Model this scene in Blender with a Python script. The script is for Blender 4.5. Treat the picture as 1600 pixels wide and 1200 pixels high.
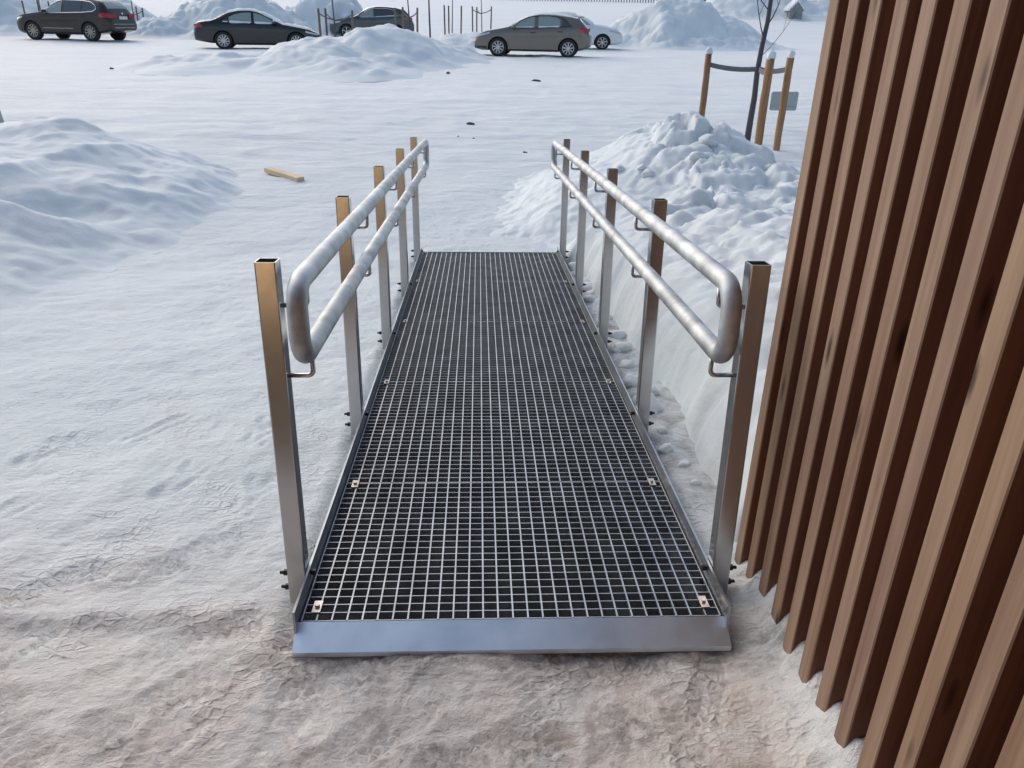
import bpy, bmesh, math, random
import numpy as np
from mathutils import Matrix, Vector

for o in list(bpy.data.objects):
    bpy.data.objects.remove(o)
scene = bpy.context.scene
COL = scene.collection
random.seed(7)
RNG = np.random.default_rng(11)

# ------------------------------------------------------------------ camera
F_PX = 1211.48                                   # focal length in pixels of the 1600 px wide photograph
PITCH, YAW, ROLL = 0.4386, 0.0464, 0.0186
CAM = np.array([0.4587, -1.5468, 1.3931])
FW = np.array([math.sin(YAW) * math.cos(PITCH), math.cos(YAW) * math.cos(PITCH), -math.sin(PITCH)])
_rt = np.array([math.cos(YAW), -math.sin(YAW), 0.0])
_up = np.cross(_rt, FW)
RT = _rt * math.cos(ROLL) + _up * math.sin(ROLL)
UP = -_rt * math.sin(ROLL) + _up * math.cos(ROLL)
cam_data = bpy.data.cameras.new("camera")
cam_data.sensor_width = 36.0
cam_data.lens = F_PX / 1600.0 * 36.0
cam_data.clip_start = 0.05
cam_data.clip_end = 3000.0
cam = bpy.data.objects.new("camera", cam_data)
COL.objects.link(cam)
cam.matrix_world = Matrix(((RT[0], UP[0], -FW[0], CAM[0]), (RT[1], UP[1], -FW[1], CAM[1]),
                           (RT[2], UP[2], -FW[2], CAM[2]), (0, 0, 0, 1)))
scene.camera = cam

# ------------------------------------------------------------------ sky, sun, exposure
SUN_EL, SUN_AZ = math.radians(38), math.radians(-38)      # azimuth measured from +Y towards +X
world = bpy.data.worlds.new("World")
scene.world = world
world.use_nodes = True
wn = world.node_tree
sky = wn.nodes.new("ShaderNodeTexSky")
sky.sky_type = 'NISHITA'
sky.sun_disc = False
sky.sun_elevation = SUN_EL
sky.sun_rotation = SUN_AZ
sky.air_density = 1.0
sky.dust_density = 2.2
sky.ozone_density = 0.0
bg = wn.nodes["Background"]
bg.inputs["Strength"].default_value = 0.12
wn.links.new(sky.outputs["Color"], bg.inputs["Color"])
sun_data = bpy.data.lights.new("sun", 'SUN')
sun_data.energy = 0.5
sun_data.angle = math.radians(90)
sun_data.color = (1.0, 0.965, 0.90)
sun = bpy.data.objects.new("sun", sun_data)
COL.objects.link(sun)
sdir = Vector((math.sin(SUN_AZ) * math.cos(SUN_EL), math.cos(SUN_AZ) * math.cos(SUN_EL), math.sin(SUN_EL)))
sun.rotation_euler = sdir.to_track_quat('Z', 'Y').to_euler()
sun.location = (10, 30, 30)
scene.view_settings.view_transform = 'Standard'
scene.view_settings.look = 'None'
scene.view_settings.exposure = 0.50
scene.view_settings.gamma = 1.0
scene.view_settings.use_curve_mapping = False


def ray(px, py):
    return FW + (px - 800.0) / F_PX * RT - (py - 600.0) / F_PX * UP


def at_depth(px, py, t):
    return CAM + t * ray(px, py)


def at_y(px, py, Y):
    d = ray(px, py)
    return CAM + (Y - CAM[1]) / d[1] * d


# ------------------------------------------------------------------ noise
def _hash(ix, iy, seed):
    h = (ix.astype(np.int64) * 374761393 + iy.astype(np.int64) * 668265263 + seed * 974634777) & 0xFFFFFFFF
    h = ((h ^ (h >> 13)) * 1274126177) & 0xFFFFFFFF
    h = h ^ (h >> 16)
    return (h & 0xFFFFFF) / float(0x1000000)


def perlin(x, y, seed=0):
    x = np.asarray(x, float); y = np.asarray(y, float)
    ix, iy = np.floor(x), np.floor(y)
    fx, fy = x - ix, y - iy
    u = fx * fx * fx * (fx * (fx * 6 - 15) + 10)
    v = fy * fy * fy * (fy * (fy * 6 - 15) + 10)

    def g(dx, dy):
        a = _hash(ix + dx, iy + dy, seed) * 2 * math.pi
        return np.cos(a) * (fx - dx) + np.sin(a) * (fy - dy)
    a = g(0, 0) * (1 - u) + g(1, 0) * u
    b = g(0, 1) * (1 - u) + g(1, 1) * u
    return (a * (1 - v) + b * v) * 1.5


def fbm(x, y, oct=4, seed=0, gain=0.5):
    s, a, f = 0.0, 1.0, 1.0
    for i in range(oct):
        s = s + a * perlin(x * f + 17.3 * i, y * f - 9.1 * i, seed + i)
        a *= gain
        f *= 2.03
    return s


def cells(x, y, seed=0):
    """Rounded clods: 1 in the middle of a cell, 0 at its border."""
    ix, iy = np.floor(x), np.floor(y)
    f1 = np.full(np.shape(x), 9.0); f2 = np.full(np.shape(x), 9.0); hid = np.zeros(np.shape(x))
    for dx in (-1, 0, 1):
        for dy in (-1, 0, 1):
            cx = ix + dx + _hash(ix + dx, iy + dy, seed)
            cy = iy + dy + _hash(ix + dx, iy + dy, seed + 51)
            d = np.hypot(x - cx, y - cy)
            hid = np.where(d < f1, _hash(ix + dx, iy + dy, seed + 99), hid)
            f2 = np.where(d < f1, f1, np.minimum(f2, d))
            f1 = np.minimum(f1, d)
    return np.clip((f2 - f1) * 2.2, 0, 1) ** 0.6, hid


def sstep(a, b, x):
    t = np.clip((np.asarray(x, float) - a) / (b - a), 0, 1)
    return t * t * (3 - 2 * t)


# ------------------------------------------------------------------ the lie of the land
SLOPE = 0.0682
RW = 1.09                                         # clear width of the ramp
RL = 4.60                                         # length of the grating
_KY = [-60, 0.0, 4.75, 11, 20, 30, 33.5, 36, 47, 62, 100, 165, 320, 700]
_KZ = [-0.052, -0.052, -0.374, -0.37, -0.10, 0.20, 0.16, 0.23, 0.40, 1.8, 3.75, 8.5, 14, 16]


def gz(x, y):
    """Height of the ground without small relief."""
    x = np.asarray(x, float); y = np.asarray(y, float)
    w = np.clip(np.abs(y - 5) * 0.06, 0.06, 4.0)
    s = 0
    for k in (-1.0, -0.5, 0, 0.5, 1.0):
        s = s + np.interp(y + k * w, _KY, _KZ)
    return s / 5


def inside_ramp(x, y):
    return (sstep(-0.10, -0.02, x) * (1 - sstep(RW + 0.02, RW + 0.10, x))
            * sstep(-0.055, -0.02, y) * (1 - sstep(RL + 0.02, RL + 0.12, y)))


SHOES = [(0.30, -0.27, 0.5, 1), (0.60, -0.22, -0.3, 1), (0.02, -0.30, 0.2, 1), (0.93, -0.32, 0.05, 1), (-0.30, -0.22, 0.9, 1),
         (0.46, -0.36, 1.2, 1), (-0.58, -0.28, -0.7, 1), (0.10, -0.14, 1.35, 1), (0.80, -0.15, 1.1, 1), (-0.72, -0.06, 0.3, 1),
         (-0.40, 0.42, 0.7, 1), (-0.75, 0.25, 0.9, 1), (-0.85, -0.20, 1.2, 1), (-0.60, 0.85, 0.2, 1), (-1.10, 0.60, 0.4, 1), (-0.42, 1.25, 0.1, 1),
         (0.16, -0.36, 0.9, 1), (0.74, -0.37, 0.3, 1), (-0.25, -0.38, 0.3, 1), (1.02, -0.17, 0.5, 1), (-0.25, 0.02, 1.2, 1), (-0.33, 0.75, 0.1, 1), (-0.85, 1.3, 0.5, 1), (-1.2, 1.1, 0.2, 1)]


def relief(x, y):
    """Trodden snow: ripples, dents and shoe prints."""
    r = np.hypot(x - 0.5, y)
    n = 0.014 * fbm(x * 1.6, y * 1.6, 3, 3) + 0.0055 * fbm(x * 7 + 0.6 * perlin(x * 3, y * 3, 8), y * 9, 3, 21)
    n = n + 0.0022 * fbm(x * 26, y * 31, 2, 40)
    rid = 1 - np.abs(perlin(x * 10 + 1.2 * perlin(x * 4, y * 4, 5), y * 13, 77)) * 2.2
    n = n + 0.0045 * np.clip(rid, 0, 1) ** 3 * np.clip(perlin(x * 1.3, y * 1.3, 66) + 0.4, 0, 1)
    far = sstep(5, 11, r)
    n = n * (1 - far) + far * (0.03 * fbm(x * 0.35, y * 0.5, 2, 9) + 0.014 * perlin(x * 0.4, y * 1.1, 12)) * (1 - 0.5 * sstep(30, 60, r))
    mid = far * (1 - sstep(28, 45, r))
    if mid.any():
        n = n + mid * (0.020 * fbm(x * 1.1, y * 1.5, 3, 91) + 0.020 * np.clip(1 - 2.5 * np.abs(perlin(x * 0.7, y * 1.3, 95)), 0, 1) ** 2)
        for yk in (9.6, 11.3, 12.9, 14.4, 16.2, 17.8, 19.5):
            n = n - mid * 0.028 * np.exp(-((y - yk - 0.5 * perlin(x * 0.16, x * 0 + yk, 96) - 0.03 * x) / 0.17) ** 2)
    for sx, sy, a, k in SHOES:
        m = (np.abs(x - sx) < 0.22) & (np.abs(y - sy) < 0.22)
        if not m.any():
            continue
        dx, dy = x[m] - sx, y[m] - sy
        u = dx * math.cos(a) - dy * math.sin(a)
        v = dx * math.sin(a) + dy * math.cos(a)
        wd = 0.052 - 0.008 * np.cos((v + 0.02) * 22)
        q = np.maximum(np.abs(u) / wd, np.abs(v) / 0.145)
        ins = 1 - sstep(0.86, 1.08, q)
        rim = np.exp(-((q - 1.12) / 0.12) ** 2)
        tread = np.clip(np.sin(v * 210 + np.abs(u) * 90) * 2, -1, 1)
        n[m] += k * (-0.0038 * ins + 0.0042 * ins * tread + 0.0024 * rim)
    # a shallow wheel rut that runs past the near end of the ramp on the left
    n = n - 0.012 * np.exp(-((y - 0.02 - 0.06 * perlin(x * 0.8, x * 0, 4)) / 0.05) ** 2) * (1 - sstep(-0.25, -0.05, x)) * sstep(-3.5, -1.0, x)
    n = n + 0.008 * np.exp(-((y - 0.11 - 0.03 * perlin(x * 1.1, x * 0, 14)) / 0.03) ** 2) * (1 - sstep(-0.3, -0.08, x)) * sstep(-3.5, -1.5, x)
    return n * (1 - 0.97 * inside_ramp(x, y))


def ground_z(x, y):
    x = np.atleast_1d(np.asarray(x, float)); y = np.atleast_1d(np.asarray(y, float))
    return gz(x, y) + relief(x, y) - 0.035 * inside_ramp(x, y)


def poly_dist(x, y, poly):
    """Signed distance to a closed polygon, positive inside."""
    P = np.array(poly, float)
    d = np.full(np.shape(x), 1e9); ins = np.zeros(np.shape(x), bool)
    for a, b in zip(P, np.roll(P, -1, 0)):
        e = b - a
        t = np.clip(((x - a[0]) * e[0] + (y - a[1]) * e[1]) / (e @ e), 0, 1)
        d = np.minimum(d, np.hypot(x - a[0] - t * e[0], y - a[1] - t * e[1]))
        c = ((a[1] > y) != (b[1] > y)) & (x < (b[0] - a[0]) * (y - a[1]) / (b[1] - a[1] + 1e-12) + a[0])
        ins ^= c
    return np.where(ins, d, -d)


# ------------------------------------------------------------------ materials
def new_mat(name):
    m = bpy.data.materials.new(name)
    m.use_nodes = True
    nt = m.node_tree
    return m, nt, nt.nodes["Principled BSDF"]


def N(nt, typ, **kw):
    n = nt.nodes.new(typ)
    for k, v in kw.items():
        setattr(n, k, v)
    return n


def noise_node(nt, vec, scale, detail=4, rough=0.55, dist=0.0):
    n = N(nt, "ShaderNodeTexNoise")
    n.inputs["Scale"].default_value = scale
    n.inputs["Detail"].default_value = detail
    n.inputs["Roughness"].default_value = rough
    n.inputs["Distortion"].default_value = dist
    if vec is not None:
        nt.links.new(vec, n.inputs["Vector"])
    return n.outputs["Fac"]


def ramp_node(nt, fac, stops):
    r = N(nt, "ShaderNodeValToRGB")
    els = r.color_ramp.elements
    while len(els) < len(stops):
        els.new(0.5)
    for e, (p, c) in zip(els, stops):
        e.position = p
        e.color = (c, c, c, 1) if isinstance(c, (int, float)) else (*c, 1)
    nt.links.new(fac, r.inputs["Fac"])
    return r.outputs["Color"]


def mix_col(nt, fac, a, b, mode='MIX'):
    m = N(nt, "ShaderNodeMix", data_type='RGBA', blend_type=mode)
    for sock, v in ((m.inputs[0], fac), (m.inputs[6], a), (m.inputs[7], b)):
        if isinstance(v, bpy.types.NodeSocket):
            nt.links.new(v, sock)
        elif isinstance(v, (int, float)):
            sock.default_value = v
        else:
            sock.default_value = (*v, 1)
    return m.outputs[2]


def math_node(nt, op, a, b=None, c=None, clamp=False):
    m = N(nt, "ShaderNodeMath", operation=op, use_clamp=clamp)
    for i, v in enumerate((a, b, c)):
        if v is None:
            continue
        if isinstance(v, bpy.types.NodeSocket):
            nt.links.new(v, m.inputs[i])
        else:
            m.inputs[i].default_value = v
    return m.outputs[0]


def map_range(nt, v, a, b, c=0.0, d=1.0):
    m = N(nt, "ShaderNodeMapRange", interpolation_type='SMOOTHSTEP')
    nt.links.new(v, m.inputs["Value"])
    for k, q in zip(("From Min", "From Max", "To Min", "To Max"), (a, b, c, d)):
        m.inputs[k].default_value = q
    return m.outputs["Result"]


def bump(nt, bsdf, h, strength, dist, prev=None):
    b = N(nt, "ShaderNodeBump")
    b.inputs["Strength"].default_value = strength
    b.inputs["Distance"].default_value = dist
    nt.links.new(h, b.inputs["Height"])
    if prev is not None:
        nt.links.new(prev, b.inputs["Normal"])
    nt.links.new(b.outputs["Normal"], bsdf.inputs["Normal"])
    return b.outputs["Normal"]


def coords(nt, which="Object"):
    return N(nt, "ShaderNodeTexCoord").outputs[which]


def world_pos(nt):
    g = N(nt, "ShaderNodeNewGeometry")
    return g.outputs["Position"]


def scaled(nt, vec, s):
    m = N(nt, "ShaderNodeMapping")
    m.inputs["Scale"].default_value = s
    nt.links.new(vec, m.inputs["Vector"])
    return m.outputs["Vector"]


def snow_material(name, trodden):
    m, nt, b = new_mat(name)
    pos = world_pos(nt)
    sep = N(nt, "ShaderNodeSeparateXYZ")
    nt.links.new(pos, sep.inputs[0])
    X, Y = sep.outputs[0], sep.outputs[1]
    n_big = noise_node(nt, pos, 0.9, 4)
    n_mid = noise_node(nt, pos, 5.0, 5, 0.6)
    n_fin = noise_node(nt, pos, 38.0, 5, 0.65)
    col = mix_col(nt, ramp_node(nt, n_big, [(0.35, 0.0), (0.7, 1.0)]), (0.705, 0.770, 0.782), (0.775, 0.826, 0.832))
    if trodden:
        # sand carried out of the doorway: strongest around the near end, in patches further out
        near = math_node(nt, 'MULTIPLY', map_range(nt, Y, 0.85, -0.35), map_range(nt, X, 1.06, 1.24, 1.0, 0.30))
        patch = ramp_node(nt, n_mid, [(0.38, 0.0), (0.66, 1.0)])
        sand = math_node(nt, 'MULTIPLY', near, math_node(nt, 'MULTIPLY_ADD', patch, 0.45, 0.55), clamp=True)
        col = mix_col(nt, sand, col, mix_col(nt, n_fin, (0.64, 0.555, 0.485), (0.78, 0.715, 0.66)))
        col = mix_col(nt, map_range(nt, Y, -0.55, -1.1, 0.0, 0.92), col, (0.17, 0.125, 0.09))  # unseen ground by the door, browned to darken the reflections in the posts
        mid = math_node(nt, 'MULTIPLY', map_range(nt, Y, 9.0, 2.0), ramp_node(nt, noise_node(nt, pos, 2.2, 5, 0.7), [(0.55, 0.0), (0.75, 0.45)]))
        col = mix_col(nt, mid, col, (0.66, 0.62, 0.60))
        # brown stains
        st = ramp_node(nt, noise_node(nt, scaled(nt, pos, (3.5, 8.0, 3.0)), 1.0, 3, 0.5), [(0.62, 0.0), (0.72, 0.5)])
        col = mix_col(nt, math_node(nt, 'MULTIPLY', st, map_range(nt, Y, 1.2, -0.2)), col, (0.44, 0.30, 0.19))
        # the ice worn through to the paving in a few spots, most along the foot of the ramp
        lip = math_node(nt, 'MULTIPLY', map_range(nt, Y, -0.20, -0.09), map_range(nt, Y, 0.02, -0.05))
        lip = math_node(nt, 'MULTIPLY', lip, map_range(nt, X, -0.45, 0.1))
        lip = math_node(nt, 'MULTIPLY', lip, ramp_node(nt, noise_node(nt, scaled(nt, pos, (9, 22, 9)), 1.6, 6, 0.7), [(0.40, 0.0), (0.60, 0.65)]))
        col = mix_col(nt, lip, col, (0.20, 0.185, 0.175))
        wn_ = ramp_node(nt, noise_node(nt, scaled(nt, pos, (2.4, 3.8, 2.0)), 0.9, 3, 0.5), [(0.63, 0.0), (0.71, 0.7)])
        cr = N(nt, "ShaderNodeTexVoronoi", feature='DISTANCE_TO_EDGE')
        cr.inputs["Scale"].default_value = 46.0
        nt.links.new(scaled(nt, pos, (1.0, 0.75, 1.0)), cr.inputs["Vector"])
        crack = ramp_node(nt, cr.outputs["Distance"], [(0.05, 1.0), (0.16, 0.0)])
        spots = None
        for bx_, by_, rx_, ry_ in ((-0.57, 0.26, 0.10, 0.05), (-0.49, 0.33, 0.13, 0.05), (0.18, -0.17, 0.07, 0.06), (0.36, -0.37, 0.08, 0.05), (0.56, -0.35, 0.09, 0.05),
                                   (0.80, -0.30, 0.09, 0.08), (-0.34, -0.33, 0.05, 0.03), (0.76, -0.08, 0.22, 0.05), (0.30, -0.09, 0.2, 0.03), (1.02, -0.06, 0.12, 0.04)):
            ux = math_node(nt, 'MULTIPLY_ADD', X, 1 / rx_, -bx_ / rx_)
            uy = math_node(nt, 'MULTIPLY_ADD', Y, 1 / ry_, -by_ / ry_)
            q_ = math_node(nt, 'ADD', math_node(nt, 'MULTIPLY', ux, ux), math_node(nt, 'MULTIPLY', uy, uy))
            w_ = math_node(nt, 'EXPONENT', math_node(nt, 'MULTIPLY', q_, -1.0))
            spots = w_ if spots is None else math_node(nt, 'MAXIMUM', spots, w_)
        spots = math_node(nt, 'MULTIPLY', spots, ramp_node(nt, noise_node(nt, pos, 34.0, 6, 0.75, 0.5), [(0.40, 0.0), (0.60, 1.0)]))
        col = mix_col(nt, math_node(nt, 'MULTIPLY', spots, 0.7), col, (0.16, 0.15, 0.148))
        worn = math_node(nt, 'MULTIPLY', math_node(nt, 'MULTIPLY', wn_, map_range(nt, Y, 0.9, 0.1)), math_node(nt, 'MULTIPLY_ADD', crack, 0.75, 0.12))
        col = mix_col(nt, worn, col, (0.11, 0.105, 0.105))
        # scattered grit
        gr = ramp_node(nt, noise_node(nt, pos, 70.0, 2, 0.5), [(0.735, 0.0), (0.76, 0.8)])
        gr = math_node(nt, 'MULTIPLY', gr, ramp_node(nt, n_mid, [(0.46, 0.0), (0.6, 1.0)]))
        col = mix_col(nt, math_node(nt, 'MULTIPLY', gr, map_range(nt, Y, 8.0, 0.0)), col, (0.14, 0.125, 0.11))
        # brownish sand on the drive in the middle distance
        dr = math_node(nt, 'MULTIPLY', map_range(nt, Y, 8.0, 10.5), map_range(nt, Y, 17.0, 13.0))
        dr = math_node(nt, 'MULTIPLY', dr, ramp_node(nt, noise_node(nt, scaled(nt, pos, (0.55, 2.6, 1.0)), 1.3, 5, 0.65), [(0.52, 0.0), (0.7, 0.40)]))
        col = mix_col(nt, dr, col, (0.60, 0.56, 0.52))
        # dirty ice in the gap on the wall side of the ramp
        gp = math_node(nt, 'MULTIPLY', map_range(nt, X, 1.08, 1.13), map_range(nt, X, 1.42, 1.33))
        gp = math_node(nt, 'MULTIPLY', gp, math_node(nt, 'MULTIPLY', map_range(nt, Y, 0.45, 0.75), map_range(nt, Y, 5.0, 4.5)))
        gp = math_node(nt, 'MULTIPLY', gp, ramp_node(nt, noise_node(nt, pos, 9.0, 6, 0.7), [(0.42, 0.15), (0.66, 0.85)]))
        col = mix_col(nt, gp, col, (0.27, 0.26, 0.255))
        # grey asphalt showing in flecks out on the drive
        fl = ramp_node(nt, noise_node(nt, scaled(nt, pos, (1.4, 3.5, 1.0)), 2.2, 4, 0.6), [(0.69, 0.0), (0.74, 0.6)])
        fl = math_node(nt, 'MULTIPLY', fl, map_range(nt, Y, 9.0, 14.0))
        col = mix_col(nt, fl, col, (0.33, 0.33, 0.34))
        fb = noise_node(nt, scaled(nt, pos, (1.6, 5.0, 1.0)), 1.3, 7, 0.66, 0.5)
        n0 = bump(nt, b, math_node(nt, 'MULTIPLY', fb, map_range(nt, Y, 3.0, 9.0)), 0.6, 0.10)
        tr = ramp_node(nt, noise_node(nt, scaled(nt, pos, (0.10, 1.5, 1.0)), 1.6, 4, 0.6), [(0.50, 0.0), (0.66, 0.5)])
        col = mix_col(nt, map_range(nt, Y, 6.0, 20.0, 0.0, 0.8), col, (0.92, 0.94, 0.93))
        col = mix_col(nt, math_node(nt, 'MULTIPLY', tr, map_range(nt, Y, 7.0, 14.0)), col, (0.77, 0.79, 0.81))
        n1 = bump(nt, b, noise_node(nt, scaled(nt, pos, (1.0, 1.5, 1.0)), 30.0, 6, 0.62, 0.25), 0.85, 0.013, n0)
        vt = N(nt, "ShaderNodeTexVoronoi", feature='DISTANCE_TO_EDGE')
        vt.inputs["Scale"].default_value = 26.0
        nt.links.new(scaled(nt, pos, (1.0, 1.35, 1.0)), vt.inputs["Vector"])
        pl_ = math_node(nt, 'MULTIPLY', ramp_node(nt, vt.outputs["Distance"], [(0.02, 1.0), (0.16, 0.0)]), ramp_node(nt, noise_node(nt, pos, 4.2, 3, 0.5), [(0.50, 0.0), (0.60, 1.0)]))
        n1 = bump(nt, b, math_node(nt, 'MULTIPLY', pl_, map_range(nt, Y, 2.5, 0.6)), 0.55, 0.006, n1)
        bump(nt, b, noise_node(nt, pos, 170.0, 3, 0.6), 0.6, 0.003, n1)
    else:
        dirt = ramp_node(nt, noise_node(nt, pos, 1.7, 6, 0.65), [(0.6, 0.0), (0.8, 0.30)])
        col = mix_col(nt, dirt, col, (0.62, 0.58, 0.54))
        n1 = bump(nt, b, noise_node(nt, pos, 22.0, 6, 0.62), 0.5, 0.012)
        bump(nt, b, noise_node(nt, pos, 120.0, 3, 0.6), 0.4, 0.002, n1)
    nt.links.new(col, b.inputs["Base Color"])
    b.inputs["Roughness"].default_value = 0.62
    b.inputs["Specular IOR Level"].default_value = 0.35
    return m


def metal_material(name, base, rough, mott=0.12, scale=22.0, streak=False):
    m, nt, b = new_mat(name)
    co = coords(nt)
    vec = scaled(nt, co, (1, 1, 0.12)) if streak else co
    n = noise_node(nt, vec, scale, 5, 0.6)
    n2 = noise_node(nt, co, scale * 6, 3, 0.6)
    dark = tuple(c * (1 - 2.2 * mott) for c in base)
    lite = tuple(min(0.95, c * (1 + 1.3 * mott)) for c in base)
    nt.links.new(mix_col(nt, ramp_node(nt, n, [(0.32, 0.0), (0.68, 1.0)]), dark, lite), b.inputs["Base Color"])
    b.inputs["Metallic"].default_value = 1.0
    nt.links.new(ramp_node(nt, math_node(nt, 'MULTIPLY_ADD', n2, 0.4, math_node(nt, 'MULTIPLY', n, 0.6)),
                           [(0.3, max(0.05, rough - 0.06)), (0.7, rough + 0.06)]), b.inputs["Roughness"])
    return m


def wood_material(name, light, dark, grain=(38, 38, 1.6), knots=True, rough=0.62):
    m, nt, b = new_mat(name)
    co = coords(nt)
    oi = N(nt, "ShaderNodeObjectInfo")
    off = N(nt, "ShaderNodeVectorMath", operation='SCALE')
    comb = N(nt, "ShaderNodeCombineXYZ")
    for i in range(3):
        nt.links.new(oi.outputs["Random"], comb.inputs[i])
    nt.links.new(comb.outputs[0], off.inputs[0])
    off.inputs["Scale"].default_value = 37.0
    add = N(nt, "ShaderNodeVectorMath", operation='ADD')
    nt.links.new(co, add.inputs[0])
    nt.links.new(off.outputs[0], add.inputs[1])
    v = add.outputs[0]
    # knots bend the grain
    vk = N(nt, "ShaderNodeTexVoronoi")
    vk.inputs["Scale"].default_value = 1.0
    nt.links.new(scaled(nt, v, (14.0, 14.0, 3.2)), vk.inputs["Vector"])
    kd = vk.outputs["Distance"]
    g = noise_node(nt, scaled(nt, v, grain), 1.0, 5, 0.6, 0.8)
    broad = noise_node(nt, scaled(nt, v, (6, 6, 0.7)), 1.0, 3)
    fac = math_node(nt, 'MULTIPLY_ADD', g, 0.6, math_node(nt, 'MULTIPLY', broad, 0.5))
    col = mix_col(nt, ramp_node(nt, fac, [(0.38, 0.0), (0.70, 1.0)]), dark, light)
    tint = mix_col(nt, oi.outputs["Random"], (1.12, 1.04, 0.90), (0.86, 0.77, 0.76))
    col = mix_col(nt, 0.8, col, tint, 'MULTIPLY')
    if knots:
        kn = ramp_node(nt, kd, [(0.055, 0.9), (0.11, 0.45), (0.17, 0.0)])
        col = mix_col(nt, kn, col, tuple(c * 0.22 for c in dark))
    nt.links.new(col, b.inputs["Base Color"])
    b.inputs["Roughness"].default_value = rough
    b.inputs["Specular IOR Level"].default_value = 0.3
    bump(nt, b, g, 0.25, 0.002)
    return m


def plain(name, col, rough=0.5, metal=0.0, coat=0.0, var=0.0, scale=8.0):
    m, nt, b = new_mat(name)
    if var > 0:
        n = noise_node(nt, coords(nt), scale, 4)
        nt.links.new(mix_col(nt, n, tuple(c * (1 - var) for c in col), tuple(min(1, c * (1 + var)) for c in col)), b.inputs["Base Color"])
    else:
        b.inputs["Base Color"].default_value = (*col, 1)
    b.inputs["Roughness"].default_value = rough
    b.inputs["Metallic"].default_value = metal
    b.inputs["Coat Weight"].default_value = coat
    b.inputs["Coat Roughness"].default_value = 0.08
    return m


M = {}
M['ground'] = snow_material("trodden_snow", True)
M['snow'] = snow_material("piled_snow", False)
M['post'] = metal_material("galvanised_post", (0.50, 0.51, 0.52), 0.21, 0.04, 5.0, True)
M['rail'] = metal_material("galvanised_tube", (0.55, 0.575, 0.59), 0.58, 0.17, 9.0)
M['beam'] = metal_material("galvanised_plate", (0.40, 0.43, 0.46), 0.42, 0.08, 9.0)
M['grate'] = metal_material("galvanised_grating", (0.45, 0.475, 0.50), 0.45, 0.12, 10.0)
M['lip'] = metal_material("galvanised_lip", (0.73, 0.82, 0.90), 0.36, 0.05, 6.0)
M['bolt'] = plain("blackened_bolt", (0.05, 0.05, 0.055), 0.45, 0.8)
M['clip'] = metal_material("zinc_clip", (0.66, 0.60, 0.52), 0.33, 0.12, 30.0)
M['asphalt'] = plain("wet_asphalt", (0.085, 0.085, 0.09), 0.75, 0, 0, 0.5, 30.0)
M['wood'] = wood_material("lighter_batten_front", (0.42, 0.315, 0.235), (0.225, 0.14, 0.098))
M['wood_side'] = wood_material("darker_batten_side", (0.26, 0.138, 0.098), (0.155, 0.080, 0.057))  # batten sides coloured a deeper, redder brown than the fronts
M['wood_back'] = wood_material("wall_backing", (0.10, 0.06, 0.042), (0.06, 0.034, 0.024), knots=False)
M['stake'] = wood_material("stake_wood", (0.44, 0.27, 0.14), (0.24, 0.13, 0.065), (24, 24, 2.0))
M['stake_far'] = wood_material("grey_stake_wood", (0.22, 0.175, 0.14), (0.12, 0.095, 0.08), (24, 24, 2.0), False)
M['plank'] = wood_material("pale_timber", (0.78, 0.66, 0.46), (0.62, 0.50, 0.32), (2.0, 30, 30), False)
M['bark'] = plain("young_bark", (0.075, 0.072, 0.078), 0.75, 0, 0, 0.4, 25.0)
M['strap'] = plain("strap_webbing", (0.13, 0.145, 0.15), 0.8, 0, 0, 0.25, 60.0)
M['sign'] = plain("sign_back", (0.36, 0.40, 0.42), 0.45, 0.4, 0, 0.12, 6.0)
M['dirt'] = plain("dirt_clod", (0.10, 0.085, 0.075), 0.9, 0, 0, 0.4, 30.0)
M['glass'] = plain("car_glass", (0.27, 0.325, 0.31), 0.08, 0.0, 1.0)
M['dark_glass'] = plain("tinted_car_glass", (0.055, 0.066, 0.068), 0.08, 0.0, 1.0)
M['tyre'] = plain("tyre_rubber", (0.022, 0.022, 0.024), 0.85, 0, 0, 0.3, 20)
M['rim'] = plain("alloy_rim", (0.58, 0.58, 0.57), 0.35, 0.85)
M['rim_dark'] = plain("bronze_rim", (0.40, 0.36, 0.31), 0.35, 0.7)
M['trim'] = plain("black_trim", (0.018, 0.018, 0.02), 0.6)
M['chrome'] = plain("bright_trim", (0.82, 0.82, 0.82), 0.16, 1.0)
M['red'] = plain("tail_lamp_red", (0.38, 0.018, 0.03), 0.2, 0, 1.0)
M['lampglass'] = plain("head_lamp_glass", (0.60, 0.62, 0.62), 0.15, 0.2, 1.0)
M['plate'] = plain("number_plate_white", (0.68, 0.66, 0.68), 0.5)
M['paint_suv'] = plain("dark_brown_paint", (0.030, 0.024, 0.020), 0.42, 0.3, 0.5, 0.15, 2.0)
M['paint_sedan'] = plain("black_paint", (0.015, 0.016, 0.018), 0.32, 0.2, 0.7, 0.15, 2.0)
M['paint_hatch'] = plain("taupe_paint", (0.190, 0.168, 0.142), 0.34, 0.45, 0.7, 0.08, 2.0)
M['paint_cross'] = plain("graphite_paint", (0.075, 0.083, 0.095), 0.33, 0.4, 0.7, 0.1, 2.0)
M['paint_white'] = plain("white_paint", (0.72, 0.74, 0.75), 0.35, 0, 0.7)
M['fence'] = plain("weathered_fence", (0.21, 0.23, 0.25), 0.8, 0, 0, 0.3, 3.0)
M['greyboard'] = plain("grey_boarding", (0.26, 0.27, 0.28), 0.85, 0, 0, 0.25, 3.0)
M['darkglass'] = plain("door_glass", (0.03, 0.034, 0.036), 0.06, 0, 0.5)
M['ceiling'] = plain("porch_ceiling", (0.34, 0.24, 0.17), 0.8, 0, 0, 0.12, 4.0)


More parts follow.
